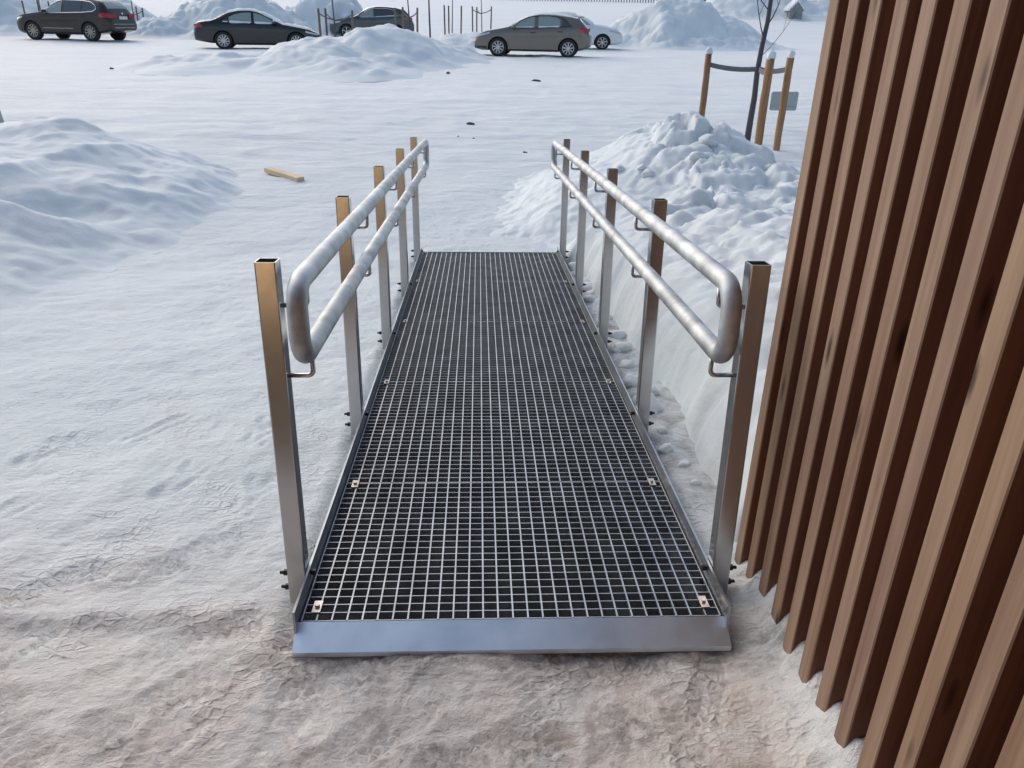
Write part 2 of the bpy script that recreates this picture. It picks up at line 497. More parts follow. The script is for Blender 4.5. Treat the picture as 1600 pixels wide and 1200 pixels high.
def lamp_material(name, col, strength):
    m, nt, b = new_mat(name)
    b.inputs["Base Color"].default_value = (*col, 1)
    b.inputs["Emission Color"].default_value = (*col, 1)
    b.inputs["Emission Strength"].default_value = strength
    return m


M['lamp'] = lamp_material("lit_door_glass", (1.0, 0.64, 0.32), 0.32)


# ------------------------------------------------------------------ mesh helpers
def mesh_obj(name, verts, faces, mat, parent=None, smooth=False, mats=None):
    me = bpy.data.meshes.new(name)
    me.from_pydata([tuple(v) for v in verts], [], [tuple(f) for f in faces])
    for mm in (mats or [mat]):
        me.materials.append(mm)
    if smooth:
        me.polygons.foreach_set("use_smooth", [True] * len(me.polygons))
    me.update()
    o = bpy.data.objects.new(name, me)
    COL.objects.link(o)
    if parent is not None:
        o.parent = parent
    return o


def tag(o, label=None, category=None, group=None, kind=None):
    for k, v in (("label", label), ("category", category), ("group", group), ("kind", kind)):
        if v:
            o[k] = v
    return o


def thing(name, label, category, loc=(0, 0, 0), rot=(0, 0, 0), group=None):
    o = bpy.data.objects.new(name, None)
    o.empty_display_size = 0.1
    COL.objects.link(o)
    o.location = loc
    o.rotation_euler = rot
    return tag(o, label, category, group)


class MB:
    def __init__(self):
        self.v = []; self.f = []

    def box(self, x0, x1, y0, y1, z0, z1):
        n = len(self.v)
        self.v += [(x0, y0, z0), (x1, y0, z0), (x1, y1, z0), (x0, y1, z0), (x0, y0, z1), (x1, y0, z1), (x1, y1, z1), (x0, y1, z1)]
        self.f += [tuple(n + i for i in q) for q in ((0, 3, 2, 1), (4, 5, 6, 7), (0, 1, 5, 4), (1, 2, 6, 5), (2, 3, 7, 6), (3, 0, 4, 7))]
        return self

    def tube(self, pts, radii, seg=10, closed=False, caps=True):
        pts = [Vector(p) for p in pts]
        if isinstance(radii, (int, float)):
            radii = [radii] * len(pts)
        n0 = len(self.v); k = len(pts); prev = None
        for i, p in enumerate(pts):
            a = pts[(i - 1) % k] if (closed or i > 0) else p
            b = pts[(i + 1) % k] if (closed or i < k - 1) else p
            t = (b - a).normalized()
            if prev is None:
                ref = Vector((0, 0, 1)) if abs(t.z) < 0.9 else Vector((1, 0, 0))
                u = t.cross(ref).normalized()
            else:
                u = (prev - t * prev.dot(t)).normalized()
            prev = u
            w = t.cross(u)
            for j in range(seg):
                q = 2 * math.pi * j / seg
                self.v.append(tuple(p + radii[i] * (math.cos(q) * u + math.sin(q) * w)))
        for i in range(k if closed else k - 1):
            for j in range(seg):
                a, b = n0 + i * seg + j, n0 + i * seg + (j + 1) % seg
                c, d = n0 + ((i + 1) % k) * seg + (j + 1) % seg, n0 + ((i + 1) % k) * seg + j
                self.f.append((a, b, c, d))
        if caps and not closed:
            self.f.append(tuple(n0 + j for j in range(seg))[::-1])
            self.f.append(tuple(n0 + (k - 1) * seg + j for j in range(seg)))
        return self

    def cyl(self, p0, p1, r, seg=10):
        return self.tube([p0, p1], r, seg)

    def build(self, name, mat, parent=None, smooth=False):
        o = mesh_obj(name, self.v, self.f, mat, parent, smooth)
        return o


def auto_smooth(o, deg=35):
    me = o.data
    me.polygons.foreach_set("use_smooth", [True] * len(me.polygons))
    bm = bmesh.new(); bm.from_mesh(me)
    lim = math.radians(deg)
    for e in bm.edges:
        if len(e.link_faces) == 2 and e.calc_face_angle(0) > lim:
            e.smooth = False
    bm.to_mesh(me); bm.free()
    return o


def grid_sheet(name, xs, ys, zfun, mat, mask=None):
    X, Y = np.meshgrid(xs, ys)
    Z = zfun(X.ravel(), Y.ravel())
    V = np.column_stack([X.ravel(), Y.ravel(), Z])
    nx, ny = len(xs), len(ys)
    i = np.arange(nx * ny).reshape(ny, nx)
    Fq = np.stack([i[:-1, :-1], i[:-1, 1:], i[1:, 1:], i[1:, :-1]], -1).reshape(-1, 4)
    if mask is not None:
        keep = mask(V[:, 0], V[:, 1])
        Fq = Fq[keep[Fq].any(1)]
        used = np.unique(Fq)
        re = np.full(len(V), -1); re[used] = np.arange(len(used))
        V = V[used]; Fq = re[Fq]
    me = bpy.data.meshes.new(name)
    me.vertices.add(len(V)); me.vertices.foreach_set("co", V.astype(np.float32).ravel())
    me.loops.add(Fq.size); me.loops.foreach_set("vertex_index", Fq.astype(np.int32).ravel())
    me.polygons.add(len(Fq))
    me.polygons.foreach_set("loop_start", np.arange(0, Fq.size, 4, dtype=np.int32))
    me.polygons.foreach_set("loop_total", np.full(len(Fq), 4, dtype=np.int32))
    me.polygons.foreach_set("use_smooth", np.ones(len(Fq), dtype=bool))
    me.update(calc_edges=True); me.validate()
    me.materials.append(mat)
    o = bpy.data.objects.new(name, me)
    COL.objects.link(o)
    return o


def spread(start, first, grow, end):
    out = [start]; s = first
    sign = 1 if end > start else -1
    while (out[-1] - end) * sign < 0:
        out.append(out[-1] + sign * s); s *= grow
    return out[1:]


# ------------------------------------------------------------------ ground
gx = list(np.arange(-1.4, 1.3, 0.0125)) + list(np.arange(1.3, 3.2, 0.03)) + list(np.arange(-3.2, -1.4, 0.025))
gx = sorted(set(np.round(gx, 4))) 
gx = np.array(sorted(spread(gx[0], 0.03, 1.06, -420) + gx + spread(gx[-1], 0.03, 1.06, 420)))
gy = list(np.arange(-1.0, 0.5, 0.0125)) + list(np.arange(0.5, 7.0, 0.025))
gy = np.array(sorted(spread(gy[0], 0.02, 1.15, -60) + gy + spread(gy[-1], 0.03, 1.016, 700)))
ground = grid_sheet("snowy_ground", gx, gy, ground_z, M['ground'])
tag(ground, "trodden snow over the forecourt and car park, sandy at the doorway", kind="structure")

# bare paving under the ramp
pave = grid_sheet("pavement", np.linspace(-0.004, RW + 0.02, 12), np.linspace(-0.03, RL + 0.02, 40),
                  lambda x, y: gz(x, y) - 0.024 + 0 * x, M['asphalt'])
tag(pave, "dark bare paving seen through the ramp grating", kind="structure")


# ------------------------------------------------------------------ snow banks and piles
def bank_height_right(x, y):
    foot = [(1.27, 0.42), (1.30, 1.0), (1.34, 1.5), (1.31, 2.1), (1.28, 2.7), (1.25, 3.3), (1.22, 4.2), (1.08, 4.85), (0.52, 5.35), (0.50, 6.3),
            (0.70, 7.6), (1.2, 8.8), (1.9, 9.4), (2.9, 9.1), (3.6, 8.2), (4.6, 7.4), (7.5, 7.2), (7.5, 0.42)]
    wob = 0.035 * fbm(x * 3, y * 3, 3, 31)
    d = poly_dist(x, y, foot) + wob
    steep = (1 - sstep(4.3, 5.1, y)) * (1 - sstep(2.4, 3.2, x))
    H = 0.42 + 0.10 * sstep(0.6, 2.2, y)
    H = H + 0.30 * np.exp(-(((x - 2.55) / 0.85) ** 2 + ((y - 6.9) / 1.2) ** 2)) - 0.40 * sstep(2.9, 4.3, x) * sstep(4.5, 7, y)
    H = H - 0.06 * sstep(2.5, 5.0, y) * (1 - sstep(5.5, 6.5, y)) + 0.04 * sstep(1.5, 2.6, x) * (1 - sstep(3, 5, y))
    hs = H * np.clip(0.86 * (1 - np.exp(-np.clip(d, 0, 9) / 0.085)) + 0.14 * sstep(0.05, 1.2, d), 0, 1)
    hg = H * (0.35 * sstep(0.0, 0.8, d) + 0.65 * sstep(0.1, 1.9, d))
    h = steep * hs + (1 - steep) * hg
    lump = sstep(1.25, 1.9, x - 0.5 * sstep(4.5, 5.5, y)) * (1 - 0.45 * sstep(3.3, 4.5, x)) * sstep(0.05, 0.5, d)
    c1, h1 = cells(x * 2.1 + 0.5 * perlin(x * 2.6, y * 2.6, 1), y * 2.1 + 0.5 * perlin(x * 2.6 + 7, y * 2.6, 3), 5)
    c2, h2 = cells(x * 4.6 + 0.5 * perlin(x * 5, y * 5, 2), y * 4.6 + 0.5 * perlin(x * 5 + 4, y * 5, 9), 6)
    c1 = np.clip(c1 * 1.5, 0, 1); c2 = np.clip(c2 * 1.3, 0, 1)
    amp = np.exp(-(((x - 2.6) / 1.1) ** 2 + ((y - 6.2) / 1.9) ** 2)) + 0.30
    h = h + lump * (0.17 * amp * (c1 * h1 - 0.3) + 0.03 * (0.3 + amp) * (c2 * h2 - 0.3) + 0.07 * fbm(x * 2.0, y * 2.0, 5, 15))
    h = h + 0.016 * fbm(x * 7, y * 7, 4, 18) * sstep(0, 0.15, d) + 0.03 * sstep(0, 0.4, d) * fbm(x * 1.2, y * 1.2, 2, 52)
    return np.where(d > 0, np.maximum(h, 0.0), -0.03), d


def bank_sheet(name, fn, xs, ys, label, group=None):
    def zf(x, y):
        h, d = fn(x, y)
        return gz(x, y) + np.where(d > 0, h - 0.012, -0.04)
    o = grid_sheet(name, xs, ys, zf, M['snow'], lambda x, y: fn(x, y)[1] > -0.06)
    return tag(o, label, "snow bank", group)


bank_sheet("snow_bank", bank_height_right, np.concatenate([np.arange(0.4, 1.7, 0.0165), np.arange(1.7, 4.6, 0.025), np.arange(4.6, 7.6, 0.1)]),
           np.arange(0.3, 10.2, 0.025), "lumpy snow bank with a cut vertical side along the ramp, beside the batten wall")


def bank_height_left(x, y):
    foot = [(-2.44, 1.2), (-2.42, 2.9), (-2.22, 3.9), (-2.10, 5.2), (-1.98, 6.4), (-2.02, 7.4), (-2.5, 8.5), (-3.6, 9.4), (-6.5, 9.9), (-11, 9.4), (-14, 6), (-12, 0.5), (-5, -0.5), (-3.2, 0.2)]
    wob = 0.07 * fbm(x * 1.5, y * 1.5, 3, 131)
    d = poly_dist(x, y, foot) + wob
    H = 0.50 + 0.22 * np.exp(-(((x + 4.1) / 1.3) ** 2 + ((y - 7.4) / 1.3) ** 2)) + 0.12 * fbm(x * 0.5, y * 0.5, 2, 133)
    h = H * (0.40 * sstep(0.0, 0.7, d) + 0.60 * sstep(0.3, 2.0, d))
    # plough ridges and a slab that slid down the flank
    sl = np.exp(-((y - 5.1 - 0.5 * (x + 3)) / 0.26) ** 2) * sstep(0.3, 0.8, d) * (1 - sstep(2.0, 3.2, d))
    h = h - 0.10 * sl + 0.05 * np.exp(-((y - 4.5 - 0.5 * (x + 3)) / 0.35) ** 2) * sstep(0.2, 0.8, d)
    r = 1 - np.abs(perlin((x - 0.7 * y) * 1.1, (x * 0.7 + y) * 0.45, 41)) * 2
    h = h + 0.05 * np.clip(r, 0, 1) ** 2 * sstep(0.2, 1.0, d) + 0.035 * fbm(x * 1.9, y * 1.9, 4, 44) * sstep(0, 0.5, d)
    c1, h1 = cells(x * 3.2, y * 3.2, 61)
    h = h + 0.035 * c1 * h1 * np.exp(-((d - 0.25) / 0.25) ** 2) * np.clip(perlin(x * 0.9, y * 0.9, 4) + 0.5, 0, 1)
    h = h + 0.007 * fbm(x * 9, y * 9, 3, 48)
    return np.maximum(h, 0.0), d


bank_sheet("snow_bank", bank_height_left, np.concatenate([np.arange(-14.2, -6.2, 0.12), np.arange(-6.2, -1.8, 0.03)]),
           np.arange(-0.8, 10.1, 0.035), "broad smooth ploughed snow bank opposite the ramp, short board lying by its foot")


def mound(name, label, blobs, x0, x1, y0, y1, step, seed, lump=0.06, thresh=0.0, rough=0.05, group=None):
    """blobs: (cx, cy, sx, sy, height)"""
    def fn(x, y):
        h = 0 * x
        wx = x + 0.5 * perlin(x * 0.6, y * 0.6, seed); wy = y + 0.5 * perlin(x * 0.6 + 9, y * 0.6, seed + 1)
        for cx, cy, sx, sy, H in blobs:
            q = ((wx - cx) / sx) ** 2 + ((wy - cy) / sy) ** 2
            h = np.maximum(h, H * np.exp(-q ** 1.3)) + 0.12 * H * np.exp(-q)
        e = sstep(0.05, 0.35, h)
        c1, h1 = cells(x * 1.5, y * 1.5, seed + 5)
        c2, h2 = cells(x * 3.4 + 0.5 * perlin(x * 3, y * 3, seed), y * 3.4, seed + 15)
        h = h + e * (lump * (c2 * h2 - 0.3) * 0.8 + lump * (c1 * h1 - 0.2) * 1.6 + rough * fbm(x * 1.3, y * 1.3, 4, seed + 7))
        return h - 0.06, h - 0.05

    def zf(x, y):
        h, d = fn(x, y)
        return gz(x, y) + relief(x, y) * 0 + np.where(d > 0, h, -0.12)
    o = grid_sheet(name, np.arange(x0, x1, step), np.arange(y0, y1, step), zf, M['snow'], lambda x, y: fn(x, y)[1] > -0.04)
    tag(o, label, "snow pile", group)

    def top(x, y):
        return float(gz(x, y) + max(0.0, fn(np.array([x], float), np.array([y], float))[0][0]))
    return top


mid_top = mound("snow_pile", "long low snow pile between the drive and the black sedan, stakes standing in it",
                [(-2.6, 25.6, 1.7, 2.4, 1.0), (-4.4, 24.5, 2.0, 2.6, 0.70), (-7.2, 23.6, 2.4, 2.2, 0.34), (-1.2, 27.6, 1.5, 2.0, 0.60), (-0.9, 30.0, 0.9, 1.2, 0.30),
                 (-3.3, 22.2, 1.8, 1.8, 0.40)], -12, 3, 17, 33, 0.09, 201, 0.05, rough=0.07)
mound("snow_pile", "tall rounded snow pile to the right behind the white car",
      [(10.3, 41.5, 2.6, 2.6, 2.0), (12.6, 42.0, 2.5, 2.4, 1.35), (8.4, 41.5, 1.7, 2.2, 1.2)], 4, 19, 36, 48, 0.09, 231, 0.09, rough=0.10)
mound("snow_pile", "wide snow pile rising behind the brown car",
      [(-26, 45, 5.0, 3.0, 2.3), (-33, 43, 5, 4, 2.4), (-19.5, 45.5, 3.0, 2.5, 1.5)], -44, -14, 38, 52, 0.16, 261, 0.10, rough=0.13)
mound("snow_pile", "chunky snow pile rising behind the black sedan",
      [(-12.5, 44.5, 3.5, 2.6, 1.9), (-8.2, 47.5, 2.6, 2.4, 2.1), (-15.8, 42.5, 1.9, 1.8, 0.75)], -21, -3, 38, 53, 0.12, 281, 0.16, rough=0.13)
mound("snow_pile", "small low snow pile in front of the thin trees beyond the taupe hatchback",
      [(0.2, 37.5, 2.2, 1.5, 0.55), (2.2, 38.8, 2.0, 1.4, 0.4)], -4, 6, 34, 42, 0.09, 291, 0.05, rough=0.05)
mound("snow_pile", "far snow pile in front of the grey sheds",
      [(22.5, 66, 4.5, 3.0, 2.0), (28.5, 66, 3.5, 3.0, 1.7), (34, 68, 4, 3, 1.9)], 14, 42, 60, 73, 0.2, 311, 0.10, rough=0.12)


# snow drifted into the foot of the batten wall
def drift_z(x, y):
    yy = (y + 0.041) / 0.0974
    gap = 0.5 - 0.5 * np.cos(2 * math.pi * (yy - 0.24))
    up = sstep(1.06, 1.23, x + 0.02 * perlin(y * 6, x * 6, 4))
    h = up * (0.050 + 0.035 * perlin(y * 2.5, x * 0 + 3, 6)) + sstep(1.185, 1.235, x) * (0.045 + 0.035 * gap) + sstep(1.235, 1.28, x) * 0.03
    h = h + 0.012 * fbm(x * 16, y * 16, 4, 71) * up
    h = h * (1 - sstep(0.05, 0.30, y) * 0.55)
    return gz(x, y) + np.where(up > 0.01, h - 0.004, -0.02)


drift = grid_sheet("snow_drift", np.arange(1.05, 1.30, 0.008), np.arange(-1.6, 0.36, 0.008), drift_z, M['ground'])
tag(drift, "ragged strip of snow drifted against the foot of the batten wall", "snow drift")


def chunk_mesh(name, seed, r=1.0):
    bm = bmesh.new()
    bmesh.ops.create_icosphere(bm, subdivisions=3, radius=r)
    rs = np.random.default_rng(seed)
    dirs = rs.normal(size=(9, 3)); dirs /= np.linalg.norm(dirs, axis=1)[:, None]
    offs = rs.uniform(0.42, 0.85, 9)
    for v in bm.verts:
        p = np.array(v.co)
        for d, o in zip(dirs, offs):
            k = p @ d
            if k > o * r:
                p = p - d * (k - o * r) * 0.85
        p = p + 0.07 * r * np.array([perlin(p[0] * 3 / r, p[1] * 3 / r, seed + i) + perlin(p[2] * 4 / r, p[0] * 4 / r, seed + 5 + i) for i in range(3)]).ravel()
        v.co = p
    for e in bm.edges:
        if len(e.link_faces) == 2 and e.calc_face_angle(0) > 0.45:
            e.smooth = False
    me = bpy.data.meshes.new(name); bm.to_mesh(me); bm.free()
    me.polygons.foreach_set("use_smooth", [True] * len(me.polygons))
    me.materials.append(M['snow'])
    return me


chunk_meshes = [chunk_mesh("snow_chunk", 400 + i) for i in range(5)]


def put_chunk(x, y, z, r, i, label, group):
    o = bpy.data.objects.new("snow_chunk", chunk_meshes[i % 5])
    COL.objects.link(o)
    o.location = (x, y, z)
    o.scale = (r * random.uniform(0.9, 1.25), r * random.uniform(0.85, 1.2), r * random.uniform(0.6, 0.9))
    o.rotation_euler = (random.uniform(-0.4, 0.4), random.uniform(-0.4, 0.4), random.uniform(0, 6.28))
    tag(o, label, "snow lump", group)


for i in range(26):                                  # rubble in the gap beside the ramp
    y = 0.75 + 3.6 * (i + random.random()) / 26
    xl = 1.165 + 0.02 * random.random(); xr = 1.27 if y < 2.4 else 1.24
    x = random.uniform(xl, xr)
    r = random.choice((0.02, 0.03, 0.045, 0.06)) * (1.3 if 0.9 < y < 1.6 else 1)
    put_chunk(x, y, float(ground_z(x, y)[0]) + r * 0.02, r, i, "lump of broken snow in the gap between ramp and cut snow bank", "snow lumps in the gap beside the ramp")
for i in range(12):                                  # clods on the flank of the bank
    a = random.uniform(0, 6.28); rr = random.random() ** 0.5
    x, y = 2.55 + 0.75 * rr * math.cos(a), 6.0 + 1.1 * rr * math.sin(a)
    r = random.choice((0.05, 0.06, 0.08, 0.11))
    z = float(gz(x, y) + bank_height_right(np.array([x]), np.array([y]))[0][0])
    put_chunk(x, y, z - r * 0.12, r, i + 2, "clod of snow on the crest of the lumpy bank by the batten wall", "snow clods on the lumpy bank")

# ------------------------------------------------------------------ the access ramp
ramp = thing("access_ramp", "galvanised steel access ramp with open grating deck and tubular handrails", "ramp",
             (0, 0, 0), (-SLOPE, 0, 0))
for s, x0, x1 in ((0, -0.007, -0.001), (1, RW + 0.001, RW + 0.007)):
    b = MB()
    b.box(x0, x1, -0.03, RL + 0.01, -0.046, 0.05)
    if s == 0:
        b.box(x1, x1 + 0.03, 0.0, RL, -0.042, -0.037)
    else:
        b.box(x0 - 0.03, x0, 0.0, RL, -0.042, -0.037)
    b.build("side_beam", M['beam'], ramp)

# sloping lip at the near end, upright edge at the far end
lip = MB()
lv = [(-0.006, -0.004, 0.002), (RW + 0.006, -0.004, 0.002), (RW + 0.006, -0.072, -0.038), (-0.006, -0.072, -0.038)]
lip.v += lv + [(x, y, z - 0.006) for x, y, z in lv]
lip.f += [(3, 2, 1, 0), (4, 5, 6, 7), (0, 1, 5, 4), (1, 2, 6, 5), (2, 3, 7, 6), (3, 0, 4, 7)]
lip.box(-0.006, RW + 0.006, -0.0715, -0.068, -0.052, -0.0442)
lip.build("entry_lip", M['lip'], ramp)
MB().box(0.0, RW, RL + 0.002, RL + 0.008, -0.046, 0.006).build("end_edge", M['lip'], ramp)


def grating(l0, l1, rows):
    b = MB()
    n = 28
    x0, x1 = 0.004, RW - 0.004
    for i in range(n + 1):                           # rods along the ramp, level with the bar tops
        x = x0 + (x1 - x0) * i / n
        w = 0.0021 if 0 < i < n else 0.0015
        xa = min(max(x, x0 + w), x1 - w)
        b.box(xa - w, xa + w, l0 + 0.002, l1 - 0.002, -0.010, 0.0005)
    for j in range(rows + 1):                        # bearing bars across
        y = l0 + 0.003 + (l1 - l0 - 0.006) * j / rows
        b.box(x0, x1, y - 0.0013, y + 0.0013, -0.030, -0.0006)
    return b.build("grating_panel", M['grate'], ramp)


edges = [0.0, 0.732] + [0.732 + 0.967 * k for k in (1, 2, 3, 4)]
clip_me = None
for k in range(5):
    p = grating(edges[k], edges[k + 1], 22 if k == 0 else 29)
    ends = [edges[k] + 0.055] if k == 0 else []
    for l in [edges[k + 1] - 0.012] + ends:
        for x in (0.036, RW - 0.036):
            b = MB()
            b.box(x - 0.011, x + 0.011, l - 0.024, l + 0.024, 0.001, 0.0045)
            b.tube([(x, l, 0.0046), (x, l, 0.011)], 0.0065, 8)
            b.box(x - 0.004, x + 0.004, l - 0.004, l + 0.004, -0.036, 0.0005)
            b.build("clip", M['clip'], p)

POST_L = [0.166 + 1.0827 * i for i in range(5)]
POST_H, HB = 0.892, -0.050
post_me = None
for side in (0, 1):
    xc = -0.034 if side == 0 else RW + 0.034
    sg = 1 if side == 0 else -1
    for l in POST_L:
        b = MB()
        o, w, r = 0.025, 0.0032, 0.004
        ring = []
        for (h, a) in ((HB, o), (POST_H, o), (POST_H, o - w), (POST_H - 0.30, o - w)):
            rr = r if a == o else r * 0.6
            pts = []
            for cxs, cys in ((1, 1), (-1, 1), (-1, -1), (1, -1)):
                q = [(a, a - rr), (a - rr * 0.3, a - rr * 0.3), (a - rr, a)]
                if cxs * cys < 0:
                    q = q[::-1]
                pts += [(cxs * u, cys * v) for u, v in q]
            n = len(b.v)
            b.v += [(u, v, h) for u, v in pts]
            ring.append(n)
        for a, c in zip(ring[:-1], ring[1:]):
            for j in range(12):
                b.f.append((a + j, a + (j + 1) % 12, c + (j + 1) % 12, c + j))
        b.f.append(tuple(ring[-1] + j for j in range(12)))
        p = b.build("post", M['post'], ramp)
        p.location = (xc, l, 0)
        for hh in (-0.012, 0.034):
            b = MB()
            xa, xb = (-0.025, 0.034 + 0.001)
            xs_ = [(-0.050, 0.0048), (-0.0396, 0.0048), (-0.0395, 0.0085), (-0.0252, 0.0085), (-0.0251, 0.0045), (0.0351, 0.0045), (0.0352, 0.0085), (0.047, 0.0085)]
            b.tube([(sg * q[0], 0.0, hh) for q in xs_], [q[1] for q in xs_], 6)
            b.build("bolt", M['bolt'], p)

H_TOP, H_LOW, RR, TR = 0.853, 0.674, 0.062, 0.0242
for side in (0, 1):
    xr = 0.046 if side == 0 else RW - 0.046
    l0, l1 = 0.082, 4.64
    path = []

    def arc(cl, ch, a0, a1, n=9):
        for i in range(n):
            a = math.radians(a0 + (a1 - a0) * i / (n - 1))
            path.append((xr, cl + RR * math.cos(a), ch + RR * math.sin(a)))
    arc(l0 + RR, H_TOP - RR, 180, 90)
    for k in range(1, 24):
        path.append((xr, l0 + RR + (l1 - l0 - 2 * RR) * k / 24, H_TOP))
    arc(l1 - RR, H_TOP - RR, 90, 0)
    arc(l1 - RR, H_LOW + RR, 0, -90)
    for k in range(1, 24):
        path.append((xr, l1 - RR - (l1 - l0 - 2 * RR) * k / 24, H_LOW))
    arc(l0 + RR, H_LOW + RR, -90, -180)
    rail = MB().tube(path, TR, 20, closed=True).build("handrail", M['rail'], ramp, True)
    for h in (H_TOP, H_LOW):                          # weld sleeves half-way
        for l in (2.02, 2.06):
            pass
    for l in POST_L:
        for h in (H_TOP, H_LOW):
            xi = -0.009 if side == 0 else RW + 0.009
            hb = h - 0.072
            s = 1 if side == 0 else -1
            ll = l + (0.0 if l > 0.3 else 0.012)
            pts = [(xi, ll, hb), (xr - s * 0.012, ll, hb)]
            for q in range(1, 6):
                a = math.radians(90 * q / 5)
                pts.append((xr - s * 0.012 + s * 0.014 * math.sin(a), ll, hb + 0.014 * (1 - math.cos(a))))
            pts.append((xr + s * 0.002, ll, h - TR + 0.004))
            MB().tube(pts, 0.0062, 8).build("bracket", M['post'], rail, True)

# ------------------------------------------------------------------ batten wall on the right
XW, BP, BT, BD = 1.2125, 0.0974, 0.0475, 0.075
Y1 = 0.239
wall = thing("batten_wall", "brown wooden wall of upright battens with narrow gaps, beside the ramp", "wall", (XW, 0, 0))
bm_v = []
c = 0.0025
sec = [(c, 0), (BD, 0), (BD, BT), (c, BT), (0, BT - c), (0, c)]
zz = np.linspace(-0.055, 3.45, 2)
bv = [(x, y, z) for z in zz for x, y in sec]
bf = [(j, (j + 1) % 6, 6 + (j + 1) % 6, 6 + j) for j in range(6)] + [tuple(range(6))[::-1], tuple(range(6, 12))]
batten_me = bpy.data.meshes.new("batten")
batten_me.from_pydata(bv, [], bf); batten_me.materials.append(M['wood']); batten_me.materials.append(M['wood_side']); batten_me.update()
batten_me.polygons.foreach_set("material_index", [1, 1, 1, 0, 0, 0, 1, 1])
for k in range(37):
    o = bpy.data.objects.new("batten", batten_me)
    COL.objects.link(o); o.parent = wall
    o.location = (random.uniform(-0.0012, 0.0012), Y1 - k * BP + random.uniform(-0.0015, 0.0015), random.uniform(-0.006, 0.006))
    o.rotation_euler = (random.uniform(-0.0006, 0.0006), random.uniform(-0.0005, 0.0005), 0)
MB().box(BD + 0.002, BD + 0.03, -3.45, Y1 + BT + 0.02, -0.055, 3.5).build("backing_board", M['wood_back'], wall)
MB().box(BD + 0.031, 6.0, -3.45, Y1 + BT + 0.018, -0.5, 3.5).build("wall_core", M['wood_back'], wall)
for k in range(49):                                   # the wall turns the corner away from the ramp
    o = bpy.data.objects.new("batten", batten_me)
    COL.objects.link(o); o.parent = wall
    o.rotation_euler = (0, 0, -math.pi / 2)
    o.location = (BD + 0.07 + k * BP, Y1 + BT + 0.02 + BD, 0)
MB().box(-0.02, 6.0, -3.45, Y1 + BT + 0.12, 3.505, 3.60).build("coping", M['fence'], wall)

# entrance front behind the photographer, mirrored in the steel
front = thing("entrance_front", "wooden entrance front with a lit glazed door facing the ramp", "building front", (0, -3.4, 0))
MB().box(-9.0, 1.20, -0.30, -0.03, -0.06, 3.5).build("wall_panel", M['wood_back'], front)
door_x0, door_x1 = -1.55, -0.45
for k in range(104):
    x = 1.13 - k * BP
    if door_x0 - 0.12 < x < door_x1 + 0.12 or x < -8.9:
        continue
    o = bpy.data.objects.new("batten", batten_me)
    COL.objects.link(o); o.parent = front
    o.rotation_euler = (0, 0, -math.pi / 2)
    o.location = (x, 0.045, 0); o.scale = (1, 1, 1.0)
dr = MB(); dr.box(door_x0, door_x1, -0.029, 0.03, -0.05, 2.2)
dr = dr.build("door", M['ceiling'], front)
MB().box(door_x0 + 0.14, door_x1 - 0.14, 0.0305, 0.036, 0.08, 2.05).build("pane", M['lamp'], dr)
MB().tube([(door_x1 - 0.08, 0.075, 0.85), (door_x1 - 0.08, 0.075, 1.25)], 0.011, 10).build("handle", M['chrome'], dr, True)
canopy = thing("shade_canopy", "unseen flat wooden canopy over the doorway, added for its shade", "canopy", (0, -3.4, 2.75))  # canopy out of view, its reach set to darken the near battens
MB().box(-3.2, 1.19, 0.05, 1.65, 0.0, 0.16).build("soffit", M['ceiling'], canopy)
MB().box(-3.22, 1.195, 1.651, 1.68, -0.02, 0.19).build("fascia", M['fence'], canopy)


# ------------------------------------------------------------------ cars
def smooth_interp(pts, w=0.05):
    xs = [p[0] for p in pts]; zs = [p[1] for p in pts]

    def f(x):
        return sum(np.interp(x + k * w, xs, zs) for k in (-1, -0.5, 0, 0.5, 1)) / 5
    return f


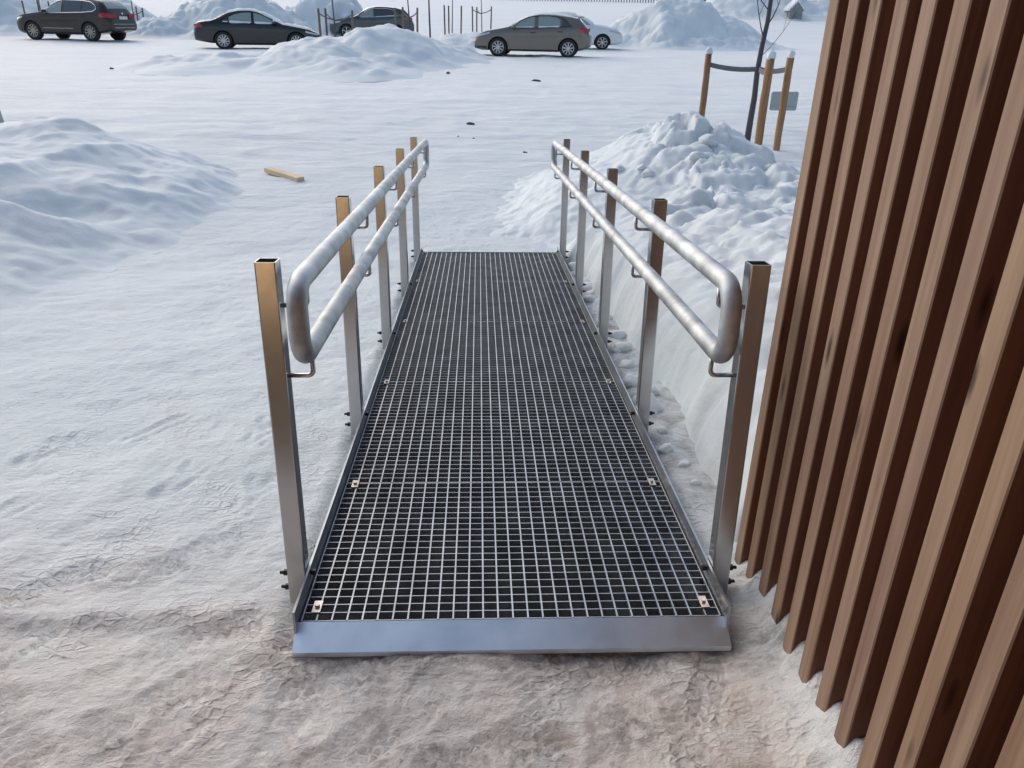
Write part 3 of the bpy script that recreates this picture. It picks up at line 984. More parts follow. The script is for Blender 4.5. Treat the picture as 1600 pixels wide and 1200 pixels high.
class Car:
    """x runs from the nose (0) to the tail (L); y across; z up."""
    def __init__(self, name, label, spec, paint, rim, loc, rotz):
        self.s = s = spec
        self.L, self.hw = s['L'], s['W'] / 2
        self.top = smooth_interp(s['top'], 0.045)
        self.belt = smooth_interp(s['belt'], 0.05)
        self.bot = smooth_interp(s['bot'], 0.05)
        self.paint = paint
        self.root = thing(name, label, "car", loc, (0, 0, rotz))
        self.body()
        self.wheels(rim)

    def width(self, x):
        L = self.L
        a = min(x, L - x)
        k = 0.42 if x < L / 2 else 0.34
        t = np.clip(a / k, 0, 1)
        base = 0.76 if x < L / 2 else 0.82
        return self.hw * (base + (1 - base) * math.sqrt(1 - (1 - t) ** 2))

    def section(self, x):
        w = self.width(x)
        zt, zb, bo = float(self.top(x)), float(self.belt(x)), float(self.bot(x))
        zb = min(zb, zt - 0.025)
        g = zt - zb
        wr = w * 0.95 - 0.42 * min(g, 0.62) * (1.0 if g > 0.12 else g / 0.12)
        drop = 0.075 * min(1, g / 0.35) + 0.008
        mid = bo + (zb - bo) * 0.55
        pts = [(0, bo), (w * 0.86, bo), (w * 0.965, bo + 0.07), (w * 0.985, mid - 0.10), (w, mid + 0.06), (w * 0.985, zb - 0.07), (w * 0.955, zb - 0.01), (w * 0.948, zb)]
        ge = zt - drop
        if ge < zb + 0.004:
            ge = zb + 0.004
        for t in (0.33, 0.66):
            pts.append((w * 0.948 + (wr - w * 0.948) * t + 0.012 * min(1, g / 0.4) * math.sin(t * math.pi), zb + (ge - zb) * t))
        pts += [(wr, ge), (wr * 0.93, ge + (zt - ge) * 0.55), (wr * 0.70, ge + (zt - ge) * 0.88), (0, zt)]
        return pts

    def ysurf(self, x, z):
        p = self.section(min(max(x, 0.02), self.L - 0.02))[1:11]
        zs = [q[1] for q in p]; ys = [q[0] for q in p]
        return float(np.interp(z, zs, ys))

    def ztop(self, x, v):
        """point on the upper surface, v = -1..1 across the roof width"""
        p = self.section(x)
        wr = p[10][0]
        y = v * wr
        q = p[10:][::-1]
        return y, float(np.interp(abs(y), [a[0] for a in q], [a[1] for a in q]))

    def body(self):
        xs = np.concatenate([[0, 0.02, 0.06, 0.12, 0.2], np.linspace(0.3, self.L - 0.3, 52), self.L - np.array([0.2, 0.12, 0.06, 0.02, 0])])
        v, f, n = [], [], None
        for x in xs:
            p = self.section(x)
            ring = [(x, y, z) for y, z in p] + [(x, -y, z) for y, z in p[-2:0:-1]]
            n = len(ring); v += ring
        for i in range(len(xs) - 1):
            for j in range(n):
                a, b = i * n + j, i * n + (j + 1) % n
                f.append((a, a + n, b + n, b))
        f.append(tuple(range(n))); f.append(tuple((len(xs) - 1) * n + j for j in range(n))[::-1])
        o = mesh_obj("body", v, f, self.paint, self.root)
        bm = bmesh.new(); bm.from_mesh(o.data); bmesh.ops.recalc_face_normals(bm, faces=bm.faces); bm.to_mesh(o.data); bm.free()
        R = self.s['R']
        cut = MB()
        for ax in self.s['axles']:
            for sg in (-1, 1):
                cut.tube([(ax, sg * (self.hw - 0.27), R - 0.01), (ax, sg * (self.hw + 0.2), R - 0.01)], R + 0.055, 32)
        co = cut.build("cutter", M['trim'], self.root)
        bm = bmesh.new(); bm.from_mesh(co.data); bmesh.ops.recalc_face_normals(bm, faces=bm.faces); bm.to_mesh(co.data); bm.free()
        md = o.modifiers.new("arches", 'BOOLEAN'); md.object = co; md.operation = 'DIFFERENCE'; md.solver = 'EXACT'
        try:
            md.material_mode = 'TRANSFER'
        except Exception:
            pass
        bpy.context.view_layer.update()
        dg = bpy.context.evaluated_depsgraph_get()
        me = bpy.data.meshes.new_from_object(o.evaluated_get(dg))
        o.modifiers.clear(); o.data = me
        bpy.data.objects.remove(co)
        self.body_o = auto_smooth(o, 28)

    def wheels(self, rim):
        R, hw = self.s['R'], self.hw
        tw = 0.21
        for ax in self.s['axles']:
            for sg in (-1, 1):
                yo = sg * (hw - 0.03)
                prof = [(R * 0.66, 0.0), (R * 0.70, 0.012), (R * 0.90, 0.016), (R * 0.985, 0.0), (R, -0.03), (R, -tw + 0.03), (R * 0.97, -tw), (R * 0.6, -tw)]
                v, f = [], []
                S = 28
                for r, d in prof:
                    for k in range(S):
                        a = 2 * math.pi * k / S
                        v.append((r * math.cos(a), sg * d, r * math.sin(a)))
                for i in range(len(prof) - 1):
                    for k in range(S):
                        f.append((i * S + k, i * S + (k + 1) % S, (i + 1) * S + (k + 1) % S, (i + 1) * S + k))
                t = mesh_obj("wheel", v, f, M['tyre'], self.root, True)
                t.location = (ax, yo, R)
                b = MB()
                r0 = R * 0.655
                # rim ring and dark well
                b.tube([(r0 * math.cos(2 * math.pi * k / 24), sg * -0.004, r0 * math.sin(2 * math.pi * k / 24)) for k in range(24)], 0.014, 6, closed=True)
                b.tube([(0, sg * -0.03, 0), (0, sg * 0.004, 0)], R * 0.16, 12)
                ns = self.s.get('spokes', 10)
                for k in range(ns):
                    a = 2 * math.pi * (k + 0.25) / ns
                    ca, sa = math.cos(a), math.sin(a)
                    h = R * 0.062
                    q = []
                    for rr, hh, dd in ((R * 0.10, h * 0.8, 0.0), (r0, h * 1.15, -0.004)):
                        for e in (-1, 1):
                            for d2 in (0.0, -0.025):
                                q.append((rr * ca - e * hh * sa, sg * (dd + d2), rr * sa + e * hh * ca))
                    n = len(b.v); b.v += q
                    b.f += [tuple(n + i for i in z) for z in ((0, 2, 6, 4), (1, 5, 7, 3), (0, 4, 5, 1), (2, 3, 7, 6), (4, 6, 7, 5), (0, 1, 3, 2))]
                b.build("rim", rim, t)
                w = MB(); w.tube([(0, sg * -0.10, 0), (0, sg * -0.055, 0)], R * 0.655, 24); w.build("brake_well", M['trim'], t)

    def side_patch(self, name, lo, hi, x0, x1, mat, off=0.006, parent=None, sides=(-1, 1), nx=14, nz=4, thick=0.0):
        out = []
        for sg in sides:
            v, f = [], []
            for i in range(nx + 1):
                x = x0 + (x1 - x0) * i / nx
                a, b = lo(x), hi(x)
                for j in range(nz + 1):
                    z = a + (b - a) * j / nz
                    v.append((x, sg * (self.ysurf(x, z) + off), z))
            for i in range(nx):
                for j in range(nz):
                    k = i * (nz + 1) + j
                    q = (k, k + nz + 1, k + nz + 2, k + 1)
                    f.append(q if sg < 0 else q[::-1])
            # skirt back into the body so the patch has an edge of its own
            rim_i = [i * (nz + 1) for i in range(nx + 1)] + [nx * (nz + 1) + j for j in range(1, nz + 1)] + [i * (nz + 1) + nz for i in range(nx - 1, -1, -1)] + [j for j in range(nz - 1, 0, -1)]
            base = len(v)
            for q in rim_i:
                x, y, z = v[q]; v.append((x, y - sg * (off + 0.01), z))
            m = len(rim_i)
            for q in range(m):
                a, b = rim_i[q], rim_i[(q + 1) % m]
                f.append((a, b, base + (q + 1) % m, base + q))
            out.append(mesh_obj(name, v, f, mat, parent or self.root, False))
        return out

    def top_patch(self, name, x0, x1, v0, v1, mat, off=0.006, nx=12, ny=12, rough=0.0, seed=0, parent=None, curve=0.0):
        vv, f = [], []
        for i in range(nx + 1):
            for j in range(ny + 1):
                s = v0 + (v1 - v0) * j / ny
                x = x0 + (x1 - x0) * i / nx + curve * (1 - (2 * j / ny - 1) ** 2)
                y, z = self.ztop(x, s)
                y2, za = self.ztop(max(0.02, x - 0.03), s); _, zb = self.ztop(min(self.L - 0.02, x + 0.03), s)
                sl = (zb - za) / 0.06
                nrm = Vector((-sl, 0, 1)).normalized()
                o = off
                if rough:
                    e = min(1, min(i, nx - i, j, ny - j) / 1.5)
                    o = 0.004 + e * (off + rough * float(perlin(np.array([x * 4.0]), np.array([y * 4.0 + 3]), seed)[0]))
                vv.append((x + nrm.x * o, y, z + nrm.z * o))
        for i in range(nx):
            for j in range(ny):
                k = i * (ny + 1) + j
                f.append((k, k + ny + 1, k + ny + 2, k + 1))
        return mesh_obj(name, vv, f, mat, parent or self.root, bool(rough))

    def mirror_pair(self, x, z, snow=False):
        for sg in (-1, 1):
            y = self.ysurf(x, z)
            bm = bmesh.new(); bmesh.ops.create_icosphere(bm, subdivisions=2, radius=1)
            for vtx in bm.verts:
                vtx.co = (vtx.co.x * 0.07 + (0.02 if vtx.co.x > 0 else 0), vtx.co.y * 0.11, vtx.co.z * 0.075)
            me = bpy.data.meshes.new("mirror"); bm.to_mesh(me); bm.free(); me.materials.append(self.paint)
            me.polygons.foreach_set("use_smooth", [True] * len(me.polygons))
            o = bpy.data.objects.new("mirror", me); COL.objects.link(o); o.parent = self.root
            o.location = (x, sg * (y + 0.10), z)
            if snow:
                so = bpy.data.objects.new("snow_cap", chunk_meshes[1]); COL.objects.link(so); so.parent = o
                so.scale = (0.075, 0.11, 0.06); so.location = (0, 0, 0.05)

    def door(self, x0, x1, z0, hx):
        hi = lambda x: float(self.belt(x)) - 0.03
        R = self.s['R'] + 0.075

        def lo(x):
            z = z0
            for ax in self.s['axles']:
                if abs(x - ax) < R:
                    z = max(z, self.s['R'] - 0.01 + math.sqrt(R * R - (x - ax) ** 2))
            return z
        for d in self.side_patch("door", lo, hi, x0, x1, self.paint, 0.005, nz=6, nx=24):
            d.data.polygons.foreach_set("use_smooth", [False] * len(d.data.polygons))
            sg = -1 if d.data.vertices[0].co.y < 0 else 1
            z = hi(hx) - 0.10
            y = self.ysurf(hx, z) + 0.018
            MB().tube([(hx - 0.09, sg * (y - 0.008), z), (hx - 0.06, sg * (y + 0.012), z), (hx + 0.06, sg * (y + 0.012), z + 0.004), (hx + 0.09, sg * (y - 0.008), z + 0.004)], 0.013, 6).build(
                "handle", self.s.get('handle', self.paint), d, True)

    def window(self, x0, x1, lo, hi, mat, trim=None, sill_snow=0.0, trim_r=0.014, nx=12):
        for w in self.side_patch("side_window", lo, hi, x0, x1, mat, 0.004, nx=nx):
            sg = -1 if w.data.vertices[0].co.y < 0 else 1
            if sill_snow:
                b = MB()
                pts, rad = [], []
                for i in range(13):
                    x = x0 + (x1 - x0) * i / 12
                    z = lo(x) + 0.012
                    pts.append((x, sg * (self.ysurf(x, z) + 0.012), z)); rad.append(sill_snow * (0.6 + 0.5 * abs(math.sin(3 * x + 1))) if 0 < i < 12 else 0.004)
                b.tube(pts, rad, 6).build("sill_snow", M['snow'], w, True)

    def trim_loop(self, name, pts, mat, r):
        for sg in (-1, 1):
            path = [(x, sg * (self.ysurf(x, z) + 0.005), z) for x, z in pts]
            MB().tube(path, r, 6, closed=True).build(name, mat, self.root, True)


def curve(pts):
    xs = [p[0] for p in pts]; zs = [p[1] for p in pts]
    return lambda x: float(np.interp(x, xs, zs))


def place(px, py, t, spec, mid):
    """World spot of the car's middle from its base in the photograph."""
    return at_depth(px, py, t)


def car_loc(px, py, t, L, rotz, sink=0.03):
    c = at_depth(px, py, t)
    z = float(gz(c[0], c[1])) - sink
    return (c[0] - L / 2 * math.cos(rotz), c[1] - L / 2 * math.sin(rotz), z)


def end_plate(car, name, x, y0, y1, z0, z1, mat, thick=0.012, parent=None):
    b = MB(); b.box(x, x + thick, y0, y1, z0, z1)
    return b.build(name, mat, parent or car.root)


# taupe hatchback
SP_H = dict(L=4.33, W=1.79, R=0.325, axles=(0.92, 3.53), spokes=9, handle=None,
            top=[(0, 0.62), (0.10, 0.74), (0.45, 0.88), (1.10, 1.00), (1.30, 1.05), (1.70, 1.27), (2.05, 1.42), (2.45, 1.49), (2.95, 1.485), (3.55, 1.42), (3.86, 1.36), (4.08, 1.14), (4.22, 0.98), (4.33, 0.72)],
            belt=[(0, 0.58), (0.4, 0.82), (1.2, 0.93), (2.4, 0.97), (3.4, 1.02), (4.0, 1.06), (4.33, 0.70)],
            bot=[(0, 0.30), (0.3, 0.22), (1.5, 0.20), (3.2, 0.20), (4.0, 0.26), (4.33, 0.38)])
SP_H['handle'] = M['trim']
r = math.radians(-9)
h = Car("parked_hatchback", "taupe five-door hatchback parked alone on the snow, nose by the snow pile", SP_H, M['paint_hatch'], M['rim'], car_loc(833, 87, 29.6, 4.33, r), r)
h.door(1.28, 2.38, 0.34, 2.22); h.door(2.40, 3.38, 0.34, 3.22)
h.window(1.52, 2.26, curve([(1.52, 1.00), (2.26, 1.02)]), curve([(1.52, 1.06), (1.75, 1.22), (2.05, 1.345), (2.26, 1.385)]), M['glass'], sill_snow=0.022)
h.window(2.40, 3.20, curve([(2.40, 1.02), (3.20, 1.05)]), curve([(2.40, 1.39), (2.8, 1.39), (3.1, 1.35), (3.20, 1.25)]), M['glass'], sill_snow=0.030)
h.window(3.27, 3.58, curve([(3.27, 1.06), (3.58, 1.08)]), curve([(3.27, 1.32), (3.40, 1.25), (3.58, 1.10)]), M['dark_glass'])
h.top_patch("windscreen", 1.34, 2.00, -0.90, 0.90, M['dark_glass'], 0.006)
h.top_patch("rear_window", 3.86, 4.10, -0.86, 0.86, M['glass'], 0.006)
h.top_patch("roof_snow", 2.08, 3.60, -0.96, 0.96, M['snow'], 0.022, 20, 12, 0.035, 3)
h.top_patch("bonnet_snow", 0.35, 1.25, -0.75, 0.75, M['snow'], 0.008, 12, 12, 0.022, 7)
h.top_patch("tail_snow", 4.00, 4.24, -0.8, 0.8, M['snow'], 0.02, 6, 12, 0.02, 9)
h.side_patch("head_lamp", curve([(0.10, 0.66), (0.62, 0.78)]), curve([(0.10, 0.73), (0.62, 0.845)]), 0.10, 0.62, M['lampglass'], 0.006)
h.side_patch("tail_lamp", curve([(3.82, 0.90), (4.26, 0.84)]), curve([(3.82, 0.94), (4.0, 1.04), (4.26, 1.00)]), 3.82, 4.26, M['red'], 0.010)
h.side_patch("sill_trim", lambda x: 0.215, lambda x: 0.26, 1.32, 3.14, M['trim'], 0.006, nz=2)
h.side_patch("bumper_trim", lambda x: 0.28, lambda x: 0.36, 0.03, 0.50, M['trim'], 0.006, nz=2)
h.trim_loop("window_trim", [(1.44, 0.985), (2.4, 1.00), (3.62, 1.07), (3.40, 1.28), (3.2, 1.365), (2.8, 1.405), (2.3, 1.40), (2.0, 1.34), (1.72, 1.215)], M['trim'], 0.013)
h.mirror_pair(1.50, 1.03, True)
MB().box(3.84, 4.02, -0.52, 0.52, 1.375, 1.40).build("spoiler", M['paint_hatch'], h.root)
end_plate(h, "number_plate", 4.318, -0.26, 0.26, 0.60, 0.71, M['plate'])

# black sedan
SP_S = dict(L=4.78, W=1.83, R=0.33, axles=(0.92, 3.70), spokes=10,
            top=[(0, 0.58), (0.10, 0.68), (0.5, 0.80), (1.25, 0.93), (1.45, 0.97), (1.85, 1.20), (2.2, 1.37), (2.6, 1.45), (3.05, 1.44), (3.5, 1.34), (3.9, 1.15), (4.15, 1.05), (4.6, 1.02), (4.72, 0.92), (4.78, 0.70)],
            belt=[(0, 0.55), (0.4, 0.74), (1.3, 0.88), (2.5, 0.93), (3.6, 0.96), (4.3, 0.97), (4.78, 0.68)],
            bot=[(0, 0.28), (0.3, 0.20), (1.5, 0.18), (3.3, 0.18), (4.2, 0.24), (4.78, 0.34)])
r = math.radians(180 + 10)
s = Car("parked_sedan", "black sedan with snow on its windscreen, nose in the long snow pile", SP_S, M['paint_sedan'], M['rim'], car_loc(408, 78, 31.6, 4.78, r), r)
s.door(1.38, 2.48, 0.30, 2.32); s.door(2.50, 3.42, 0.30, 3.28)
s.window(1.78, 2.48, curve([(1.78, 0.965), (2.48, 0.98)]), curve([(1.78, 1.06), (2.1, 1.22), (2.3, 1.30), (2.48, 1.335)]), M['glass'], sill_snow=0.045)
s.window(2.58, 3.42, curve([(2.58, 0.98), (3.42, 0.995)]), curve([(2.58, 1.345), (2.9, 1.335), (3.2, 1.27), (3.42, 1.17)]), M['glass'], sill_snow=0.05)
s.window(3.46, 3.66, curve([(3.46, 1.0), (3.66, 1.005)]), curve([(3.46, 1.15), (3.66, 1.03)]), M['dark_glass'], sill_snow=0.02)
s.top_patch("windscreen", 1.50, 2.16, -0.9, 0.9, M['dark_glass'], 0.006)
s.top_patch("windscreen_snow", 1.42, 2.24, -0.97, 0.97, M['snow'], 0.045, 14, 14, 0.03, 4)
s.top_patch("bonnet_snow", 0.30, 1.40, -0.9, 0.9, M['snow'], 0.05, 14, 14, 0.03, 5)
s.top_patch("roof_snow", 2.28, 3.55, -0.92, 0.92, M['snow'], 0.05, 16, 14, 0.03, 6)
s.top_patch("rear_window", 3.58, 4.08, -0.86, 0.86, M['dark_glass'], 0.006)
s.top_patch("boot_snow", 4.15, 4.62, -0.85, 0.85, M['snow'], 0.02, 8, 12, 0.02, 8)
s.side_patch("tail_lamp", curve([(4.40, 0.80), (4.74, 0.76)]), curve([(4.40, 0.88), (4.55, 0.94), (4.74, 0.90)]), 4.42, 4.74, M['red'], 0.010)
s.side_patch("head_lamp", curve([(0.08, 0.56), (0.55, 0.66)]), curve([(0.08, 0.62), (0.55, 0.73)]), 0.08, 0.55, M['lampglass'], 0.006)
s.side_patch("sill_trim", lambda x: 0.195, lambda x: 0.235, 1.34, 3.28, M['trim'], 0.006, nz=2)
s.mirror_pair(1.70, 1.00, True)
end_plate(s, "number_plate", 4.768, -0.26, 0.26, 0.52, 0.63, M['plate'])

# brown sport utility vehicle
SP_U = dict(L=4.90, W=1.94, R=0.385, axles=(0.90, 3.82), spokes=10, handle=M['paint_suv'],
            top=[(0, 0.80), (0.10, 0.93), (0.5, 1.05), (1.30, 1.16), (1.50, 1.20), (1.85, 1.43), (2.15, 1.62), (2.55, 1.74), (3.2, 1.75), (3.9, 1.70), (4.42, 1.63), (4.62, 1.40), (4.74, 1.18), (4.84, 1.02), (4.90, 0.80)],
            belt=[(0, 0.76), (0.4, 0.98), (1.4, 1.08), (2.6, 1.11), (3.8, 1.15), (4.5, 1.20), (4.90, 0.78)],
            bot=[(0, 0.36), (0.3, 0.28), (1.5, 0.26), (3.4, 0.26), (4.3, 0.34), (4.90, 0.46)])
r = math.radians(-15)
u = Car("parked_suv", "dark brown sport utility vehicle with bright window trim parked on the snow", SP_U, M['paint_suv'], M['rim_dark'], car_loc(126, 66, 35.2, 4.90, r, 0.02), r)
u.door(1.42, 2.60, 0.42, 2.44); u.door(2.62, 3.62, 0.42, 3.46)
u.window(1.72, 2.50, curve([(1.72, 1.135), (2.50, 1.15)]), curve([(1.72, 1.20), (2.0, 1.42), (2.25, 1.55), (2.5, 1.605)]), M['glass'])
u.window(2.60, 3.50, curve([(2.60, 1.15), (3.50, 1.175)]), curve([(2.60, 1.615), (3.50, 1.60)]), M['dark_glass'])
u.window(3.56, 4.20, curve([(3.56, 1.18), (4.20, 1.26)]), curve([(3.56, 1.595), (3.95, 1.54), (4.20, 1.36)]), M['dark_glass'])
u.trim_loop("window_trim", [(1.62, 1.115), (2.6, 1.13), (3.6, 1.155), (4.12, 1.20), (4.27, 1.29), (4.22, 1.42), (3.98, 1.565), (3.55, 1.62), (2.6, 1.64), (2.3, 1.60), (2.0, 1.46)], M['chrome'], 0.018)
u.top_patch("windscreen", 1.55, 2.12, -0.9, 0.9, M['dark_glass'], 0.006)
u.top_patch("rear_window", 4.44, 4.66, -0.82, 0.82, M['glass'], 0.008)
u.top_patch("roof_snow", 2.3, 4.35, -0.92, 0.92, M['snow'], 0.03, 20, 12, 0.03, 13)
u.side_patch("tail_lamp", curve([(4.40, 0.98), (4.86, 0.95)]), curve([(4.40, 1.08), (4.55, 1.16), (4.86, 1.12)]), 4.42, 4.84, M['red'], 0.012)
for sg in (-1, 1):
    MB().box(4.80, 4.875, min(sg * 0.42, sg * 0.80), max(sg * 0.42, sg * 0.80), 0.95, 1.10).build("rear_lamp", M['red'], u.root)
u.side_patch("head_lamp", curve([(0.06, 0.80), (0.50, 0.90)]), curve([(0.06, 0.88), (0.50, 0.98)]), 0.06, 0.50, M['lampglass'], 0.006)
end_plate(u, "number_plate", 4.872, -0.26, 0.26, 0.90, 1.02, M['plate'], 0.025)
MB().box(4.885, 4.915, -0.72, 0.72, 0.70, 0.725).build("bumper_strip", M['chrome'], u.root)
MB().box(4.888, 4.918, -0.66, 0.66, 0.555, 0.58).build("bumper_strip", M['chrome'], u.root)
MB().tube([(4.868, 0, 1.12), (4.895, 0, 1.12)], 0.04, 14).build("badge", M['chrome'], u.root)
u.side_patch("sill_trim", lambda x: 0.29, lambda x: 0.37, 1.36, 3.36, M['trim'], 0.008, nz=2)
u.side_patch("door_strip", lambda x: 0.50, lambda x: 0.525, 1.45, 3.0, M['rim_dark'], 0.012, nz=2)
u.mirror_pair(1.66, 1.19)

# graphite crossover behind the stakes
SP_C = dict(SP_U, L=4.48, W=1.84, R=0.35, axles=(0.86, 3.52), spokes=5,
            top=[(0, 0.70), (0.10, 0.84), (0.5, 0.98), (1.15, 1.08), (1.35, 1.12), (1.75, 1.36), (2.1, 1.53), (2.5, 1.61), (3.0, 1.61), (3.6, 1.55), (4.0, 1.46), (4.2, 1.22), (4.36, 1.02), (4.48, 0.72)],
            belt=[(0, 0.66), (0.4, 0.90), (1.3, 1.00), (2.5, 1.05), (3.6, 1.12), (4.1, 1.14), (4.48, 0.70)],
            bot=[(0, 0.34), (0.3, 0.26), (1.5, 0.24), (3.2, 0.24), (4.0, 0.30), (4.48, 0.42)], handle=M['paint_cross'])
r = math.radians(10)
k = Car("parked_crossover", "graphite grey crossover half hidden behind the staked saplings and snow pile", SP_C, M['paint_cross'], M['rim'], car_loc(582, 61, 42.5, 4.48, r), r)
k.door(1.30, 2.40, 0.38, 2.24); k.door(2.42, 3.36, 0.38, 3.2)
k.window(1.56, 2.32, curve([(1.56, 1.07), (2.32, 1.09)]), curve([(1.56, 1.12), (1.9, 1.34), (2.1, 1.43), (2.32, 1.475)]), M['glass'])
k.window(2.42, 3.56, curve([(2.42, 1.09), (3.56, 1.16)]), curve([(2.42, 1.48), (3.0, 1.48), (3.40, 1.40), (3.56, 1.25)]), M['dark_glass'], sill_snow=0.012)
k.trim_loop("window_trim", [(1.50, 1.055), (2.4, 1.075), (3.62, 1.15), (3.42, 1.42), (3.0, 1.50), (2.3, 1.495), (2.0, 1.41)], M['chrome'], 0.011)
k.top_patch("windscreen", 1.40, 2.08, -0.9, 0.9, M['glass'], 0.006)
k.top_patch("rear_window", 4.0, 4.22, -0.84, 0.84, M['dark_glass'], 0.006)
k.top_patch("tail_snow", 4.08, 4.34, -0.9, 0.9, M['snow'], 0.03, 8, 12, 0.03, 19)
k.side_patch("tail_lamp", curve([(3.9, 0.98), (4.40, 0.94)]), curve([(3.9, 1.04), (4.40, 1.06)]), 3.92, 4.38, M['red'], 0.010)
k.side_patch("head_lamp", curve([(0.06, 0.70), (0.55, 0.80)]), curve([(0.06, 0.80), (0.55, 0.90)]), 0.06, 0.55, M['lampglass'], 0.008)
k.mirror_pair(1.50, 1.10)

# white car, snowed over, mostly behind the hatchback
r = math.radians(180 - 6)
w = Car("parked_white_car", "white snow-covered car almost hidden behind the taupe hatchback", dict(SP_H, spokes=7), M['paint_white'], M['rim'], car_loc(898, 63, 36.0, 4.33, r), r)
w.window(1.52, 2.26, curve([(1.52, 1.00), (2.26, 1.02)]), curve([(1.52, 1.06), (1.75, 1.22), (2.05, 1.345), (2.26, 1.385)]), M['glass'], sill_snow=0.022)
w.window(2.40, 3.20, curve([(2.40, 1.02), (3.20, 1.05)]), curve([(2.40, 1.39), (2.8, 1.39), (3.1, 1.35), (3.20, 1.25)]), M['glass'], sill_snow=0.030)
w.top_patch("windscreen_snow", 1.30, 2.05, -0.95, 0.95, M['snow'], 0.05, 12, 12, 0.03, 23)
w.top_patch("bonnet_snow", 0.15, 1.28, -0.95, 0.95, M['snow'], 0.06, 12, 12, 0.03, 24)
w.top_patch("roof_snow", 2.08, 3.7, -0.95, 0.95, M['snow'], 0.07, 16, 12, 0.03, 25)
w.side_patch("head_lamp", curve([(0.10, 0.66), (0.62, 0.78)]), curve([(0.10, 0.73), (0.62, 0.845)]), 0.10, 0.62, M['lampglass'], 0.006)

# ------------------------------------------------------------------ saplings and stakes
def stake(base, top, r, mat, label, group=None, cap=False, seed=0):
    bx, by, bz = base
    rs = random.Random(seed)
    o = thing("tree_stake", label, "stake", (bx, by, bz), group=group)
    d = Vector(top) - Vector(base)
    pts, rad = [], []
    for i in range(9):
        t = i / 8
        pts.append((d.x * t + rs.uniform(-1, 1) * r * 0.06, d.y * t + rs.uniform(-1, 1) * r * 0.06, d.z * t)); rad.append(r * rs.uniform(0.96, 1.04))
    MB().tube(pts, rad, 10).build("pole", mat, o, True)
    if cap:
        c = bpy.data.objects.new("snow_cap", chunk_meshes[seed % 5]); COL.objects.link(c); c.parent = o
        c.scale = (r * 1.25, r * 1.25, r * 1.35); c.location = (d.x, d.y, d.z + r * 0.55)
    return o


def flat_strap(a, b, h, t, label, group=None, sag=0.0):
    a, b = Vector(a), Vector(b)
    o = thing("tree_strap", label, "strap", tuple(a), group=group)
    u = (b - a); side = Vector((-u.y, u.x, 0)).normalized() * t
    n = 6; v, f = [], []
    for i in range(n + 1):
        q = i / n
        c = u * q - Vector((0, 0, sag * 4 * q * (1 - q)))
        for s1, s2 in ((-1, -1), (1, -1), (1, 1), (-1, 1)):
            v.append(tuple(c + side * s1 + Vector((0, 0, h * s2))))
    for i in range(n):
        for j in range(4):
            f.append((i * 4 + j, i * 4 + (j + 1) % 4, i * 4 + 4 + (j + 1) % 4, i * 4 + 4 + j))
    f.append((3, 2, 1, 0)); f.append(tuple(n * 4 + j for j in range(4)))
    mesh_obj("webbing", v, f, M['strap'], o)
    return o


def tree(base, height, r0, label, lean=(0, 0), branches=(), seed=0, group=None):
    rs = random.Random(seed)
    o = thing("young_tree", label, "tree", base, group=group)
    pts, rad = [], []
    for i in range(13):
        t = i / 12
        pts.append((lean[0] * t * height + rs.uniform(-1, 1) * 0.012 * height * t, lean[1] * t * height + rs.uniform(-1, 1) * 0.012 * height * t, t * height))
        rad.append(r0 * (1 - 0.8 * t))
    MB().tube(pts, rad, 10).build("trunk", M['bark'], o, True)

    def on(t):
        k = min(11, int(t * 12)); q = t * 12 - k
        return Vector(pts[k]).lerp(Vector(pts[k + 1]), q)

    crown = MB()

    def limb(p, d, ln, r, depth):
        q = [p]; dd = d.normalized(); rr = [r]
        for i in range(5):
            dd = (dd + Vector((rs.uniform(-.12, .12), rs.uniform(-.12, .12), 0.10))).normalized()
            q.append(q[-1] + dd * ln / 5); rr.append(r * (1 - 0.16 * (i + 1)))
        crown.tube(q, rr, 6)
        if depth > 0:
            for i in (2, 3, 4):
                e = (dd + Vector((rs.uniform(-.8, .8), rs.uniform(-.8, .8), rs.uniform(-.1, .5)))).normalized()
                limb(q[i], e, ln * 0.5, rr[i] * 0.6, depth - 1)
    for t, dx, dy, dz, ln, r in branches:
        limb(on(t), Vector((dx, dy, dz)), ln, r, 1 if ln > 0.4 else 0)
    for i in range(14):
        t = 0.45 + 0.53 * i / 14
        a = i * 2.4 + seed
        limb(on(t), Vector((math.cos(a), math.sin(a), 0.9)), height * 0.22 * (1.25 - t), r0 * 0.22 * (1.3 - t), 1)
    crown.build("crown", M['bark'], o, True)
    return o


zt = float(ground_z(4.85, 11.5)[0])
tree((4.85, 11.5, zt - 0.03), 4.4, 0.052, "young leafless tree strapped to three snow-capped stakes beside the batten wall", (0.02, 0.0),
     [(0.36, -0.45, -0.1, 0.75, 0.9, 0.011), (0.40, 0.6, 0.15, 0.7, 0.9, 0.011), (0.47, -0.3, 0.0, 0.95, 0.8, 0.016), (0.30, 0.72, -0.1, 0.72, 1.2, 0.006)], 3)
NS = [((4.16, 11.9), 1108, 1.30, "thin snow-capped stake at the drive side of the strapped young tree", 1),
      ((4.53, 10.05), 1203, 1.34, "thickest snow-capped stake standing at the lumpy snow bank by the young tree", 0),
      ((5.02, 10.6), 1235, 1.34, "snow-speckled capped stake with the grey plate just behind it", 3)]
tops = []
for (x, y), _, hgt, lab, sd in NS:
    z = float(gz(x, y)) + max(0.0, float(bank_height_right(np.array([x]), np.array([y]))[0][0]))
    b = (x, y, float(gz(x, y)) - 0.12)
    tp = (x + 0.0, y, float(gz(x, y)) + hgt)
    stake(b, tp, 0.058 if sd == 0 else 0.052, M['stake'], lab, "stakes round the strapped young tree", True, sd)
    tops.append(Vector(tp))
trc = Vector((4.88, 11.5, zt + 1.12))
